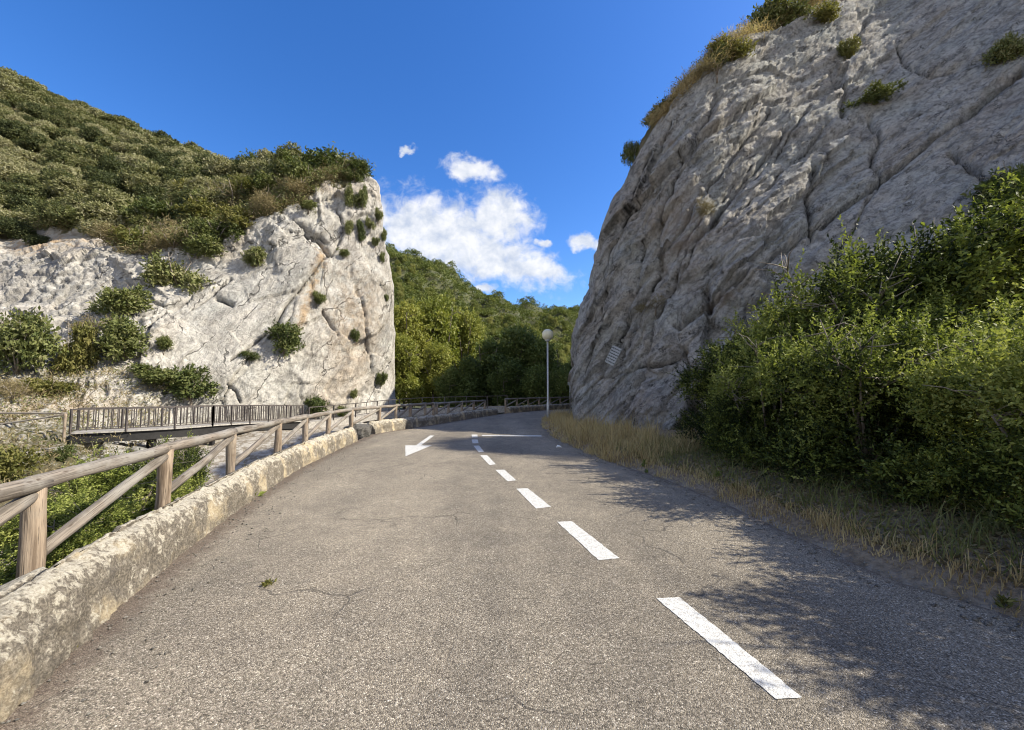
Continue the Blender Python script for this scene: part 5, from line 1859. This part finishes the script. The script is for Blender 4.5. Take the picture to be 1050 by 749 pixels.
# ---- little weeds in the road and at the foot of the parapet
def weed(x, y, s, label, mat='weed', n=40):
    p = gp(x, y)
    r = np.random.default_rng(int(x * 7))
    B = p + r.normal(size=(n, 3)) * np.array((0.4, 0.4, 0.0)) * s + np.array((0, 0, 0.004))
    d = unit(r.normal(size=(n, 3)) * np.array((1, 1, 0.3)) + np.array((0, 0, 0.8)))
    v, f = leaf_quads(B, d, s * 0.9, s * 0.35, 0.2, r)
    me_ = mesh_np('weed', v - p, f, M[mat]); set_attr(me_, 'tint', r.uniform(0, 1, n), 'FACE')
    tag(link('weed', me_, None, tuple(p)), label, 'weed')


weed(275, 600, 0.045, 'small dry weed in a crack of the left lane', 'leaf_yellow')
weed(262, 509, 0.11, 'green weed at the foot of the near parapet')
weed(70, 668, 0.03, 'tiny yellow weed at the parapet foot near the camera', 'leaf_yellow', 14)
weed(404, 441, 0.12, 'weed at the foot of the sunlit parapet', 'leaf_dry')

# ---- undergrowth in the shade below the thicket
def under_sampler(n, r):
    s = r.uniform(arcR(0.8), arcR(9.5), n); o = r.uniform(0.45, 3.2, n)
    t = np.gradient(RCf, axis=0); t /= np.linalg.norm(t, axis=1)[:, None]
    nr_ = np.stack([t[:, 1], -t[:, 0]], 1)
    i = np.clip(np.searchsorted(RCs, s), 0, len(RCs) - 1)
    xy = RCf[i] + nr_[i] * o[:, None]
    return np.column_stack([xy, ground_h(xy[:, 0], xy[:, 1]) - 0.02]), 0.6 + 0.5 * np.clip(fbm(np.column_stack([xy, 0 * s]), 1.3, 3, seed=90), -0.5, 0.8)


grass_stuff('undergrowth', 6000, under_sampler, 0.10, 0.55, 0.006, M['leaf_scrub'], 95, 0.6)
# leaf litter on the bank
r = np.random.default_rng(96)
P, hs_ = under_sampler(16000, r)
P[:, 2] += 0.03
v, f = leaf_quads(P, unit(r.normal(size=P.shape) * np.array((1, 1, 0.25))), 0.06, 0.03, 0.2, r)
me = mesh_np('leaf_litter', v, f, M['leaf_dry']); set_attr(me, 'tint', r.uniform(0, 1, len(f)), 'FACE')
tag(link('leaf_litter', me), kind='stuff')

# ---- grit along both road edges, weeds in the verge
def pebbles(name, n, C, Cs, s0, s1, o0, o1, side, smin, smax, mat, seed):
    r = np.random.default_rng(seed)
    t = np.gradient(C, axis=0); t /= np.linalg.norm(t, axis=1)[:, None]
    nr_ = np.stack([-t[:, 1], t[:, 0]], 1) * side
    i = np.clip(np.searchsorted(Cs, r.uniform(s0, s1, n)), 0, len(Cs) - 1)
    o = o0 + (o1 - o0) * r.uniform(0, 1, n) ** 1.8
    xy = C[i] + nr_[i] * o[:, None]
    sz = smin + (smax - smin) * r.uniform(0, 1, n) ** 3
    oct_ = np.array(((1, 0, 0), (0, 1, 0), (-1, 0, 0), (0, -1, 0), (0, 0, 0.7), (0, 0, -0.5)))
    fc = np.array(((0, 1, 4), (1, 2, 4), (2, 3, 4), (3, 0, 4), (1, 0, 5), (2, 1, 5), (3, 2, 5), (0, 3, 5)))
    a = r.uniform(0, 6.28, n)
    V = oct_[None] * sz[:, None, None] * r.uniform(0.6, 1.3, (n, 6, 1))
    ca, sa = np.cos(a)[:, None], np.sin(a)[:, None]
    V = np.stack([V[..., 0] * ca - V[..., 1] * sa, V[..., 0] * sa + V[..., 1] * ca, V[..., 2]], -1)
    V += np.concatenate([xy, (0.3 * sz + 0.001)[:, None]], 1)[:, None, :]
    Fq = (np.arange(n) * 6)[:, None, None] + fc[None]
    return tag(link(name, mesh_np(name, V.reshape(-1, 3), Fq.reshape(-1, 3), mat)), kind='stuff')


pebbles('gravel', 2600, LCf, LCs, s_near + 1, s_w3, 0.0, 0.55, -1, 0.003, 0.016, M['boulder'], 301)
pebbles('gravel', 3000, RCf, RCs, arcR(1.0), arcR(15), -0.25, 0.5, -1, 0.003, 0.02, M['boulder'], 302)
r = np.random.default_rng(303)
vm = []
for q in range(3):
    n = 60
    B = r.normal(size=(n, 3)) * np.array((0.2, 0.2, 0)); B[:, 2] = np.abs(r.normal(size=n)) * 0.35
    v, f = leaf_quads(B, unit(r.normal(size=(n, 3)) * np.array((1, 1, 0.3)) + np.array((0, 0, 0.7))), 0.55, 0.2, 0.2, r)
    me_ = mesh_np('weed', v, f, M['leaf_yellow' if q else 'weed']); set_attr(me_, 'tint', r.uniform(0, 1, n), 'FACE'); vm.append(me_)
for q in range(14):
    i = np.searchsorted(RCs, r.uniform(arcR(1.6), arcR(15)))
    t_ = RCf[i + 1] - RCf[i]; t_ /= np.linalg.norm(t_)
    p = RCf[i] + np.array((t_[1], -t_[0])) * r.uniform(0.02, 0.8)
    z = float(ground_h(np.array([p[0]]), np.array([p[1]]))[0])
    o = link('weed', vm[q % 3], None, (p[0], p[1], z)); sc_ = r.uniform(0.05, 0.10)
    o.scale = (sc_, sc_, sc_ * r.uniform(0.8, 1.6)); o.rotation_euler = (0, 0, r.uniform(0, 6.28))
    tag(o, 'small leafy weed among the dry grass of the right verge', 'weed', 'weeds in the right verge')
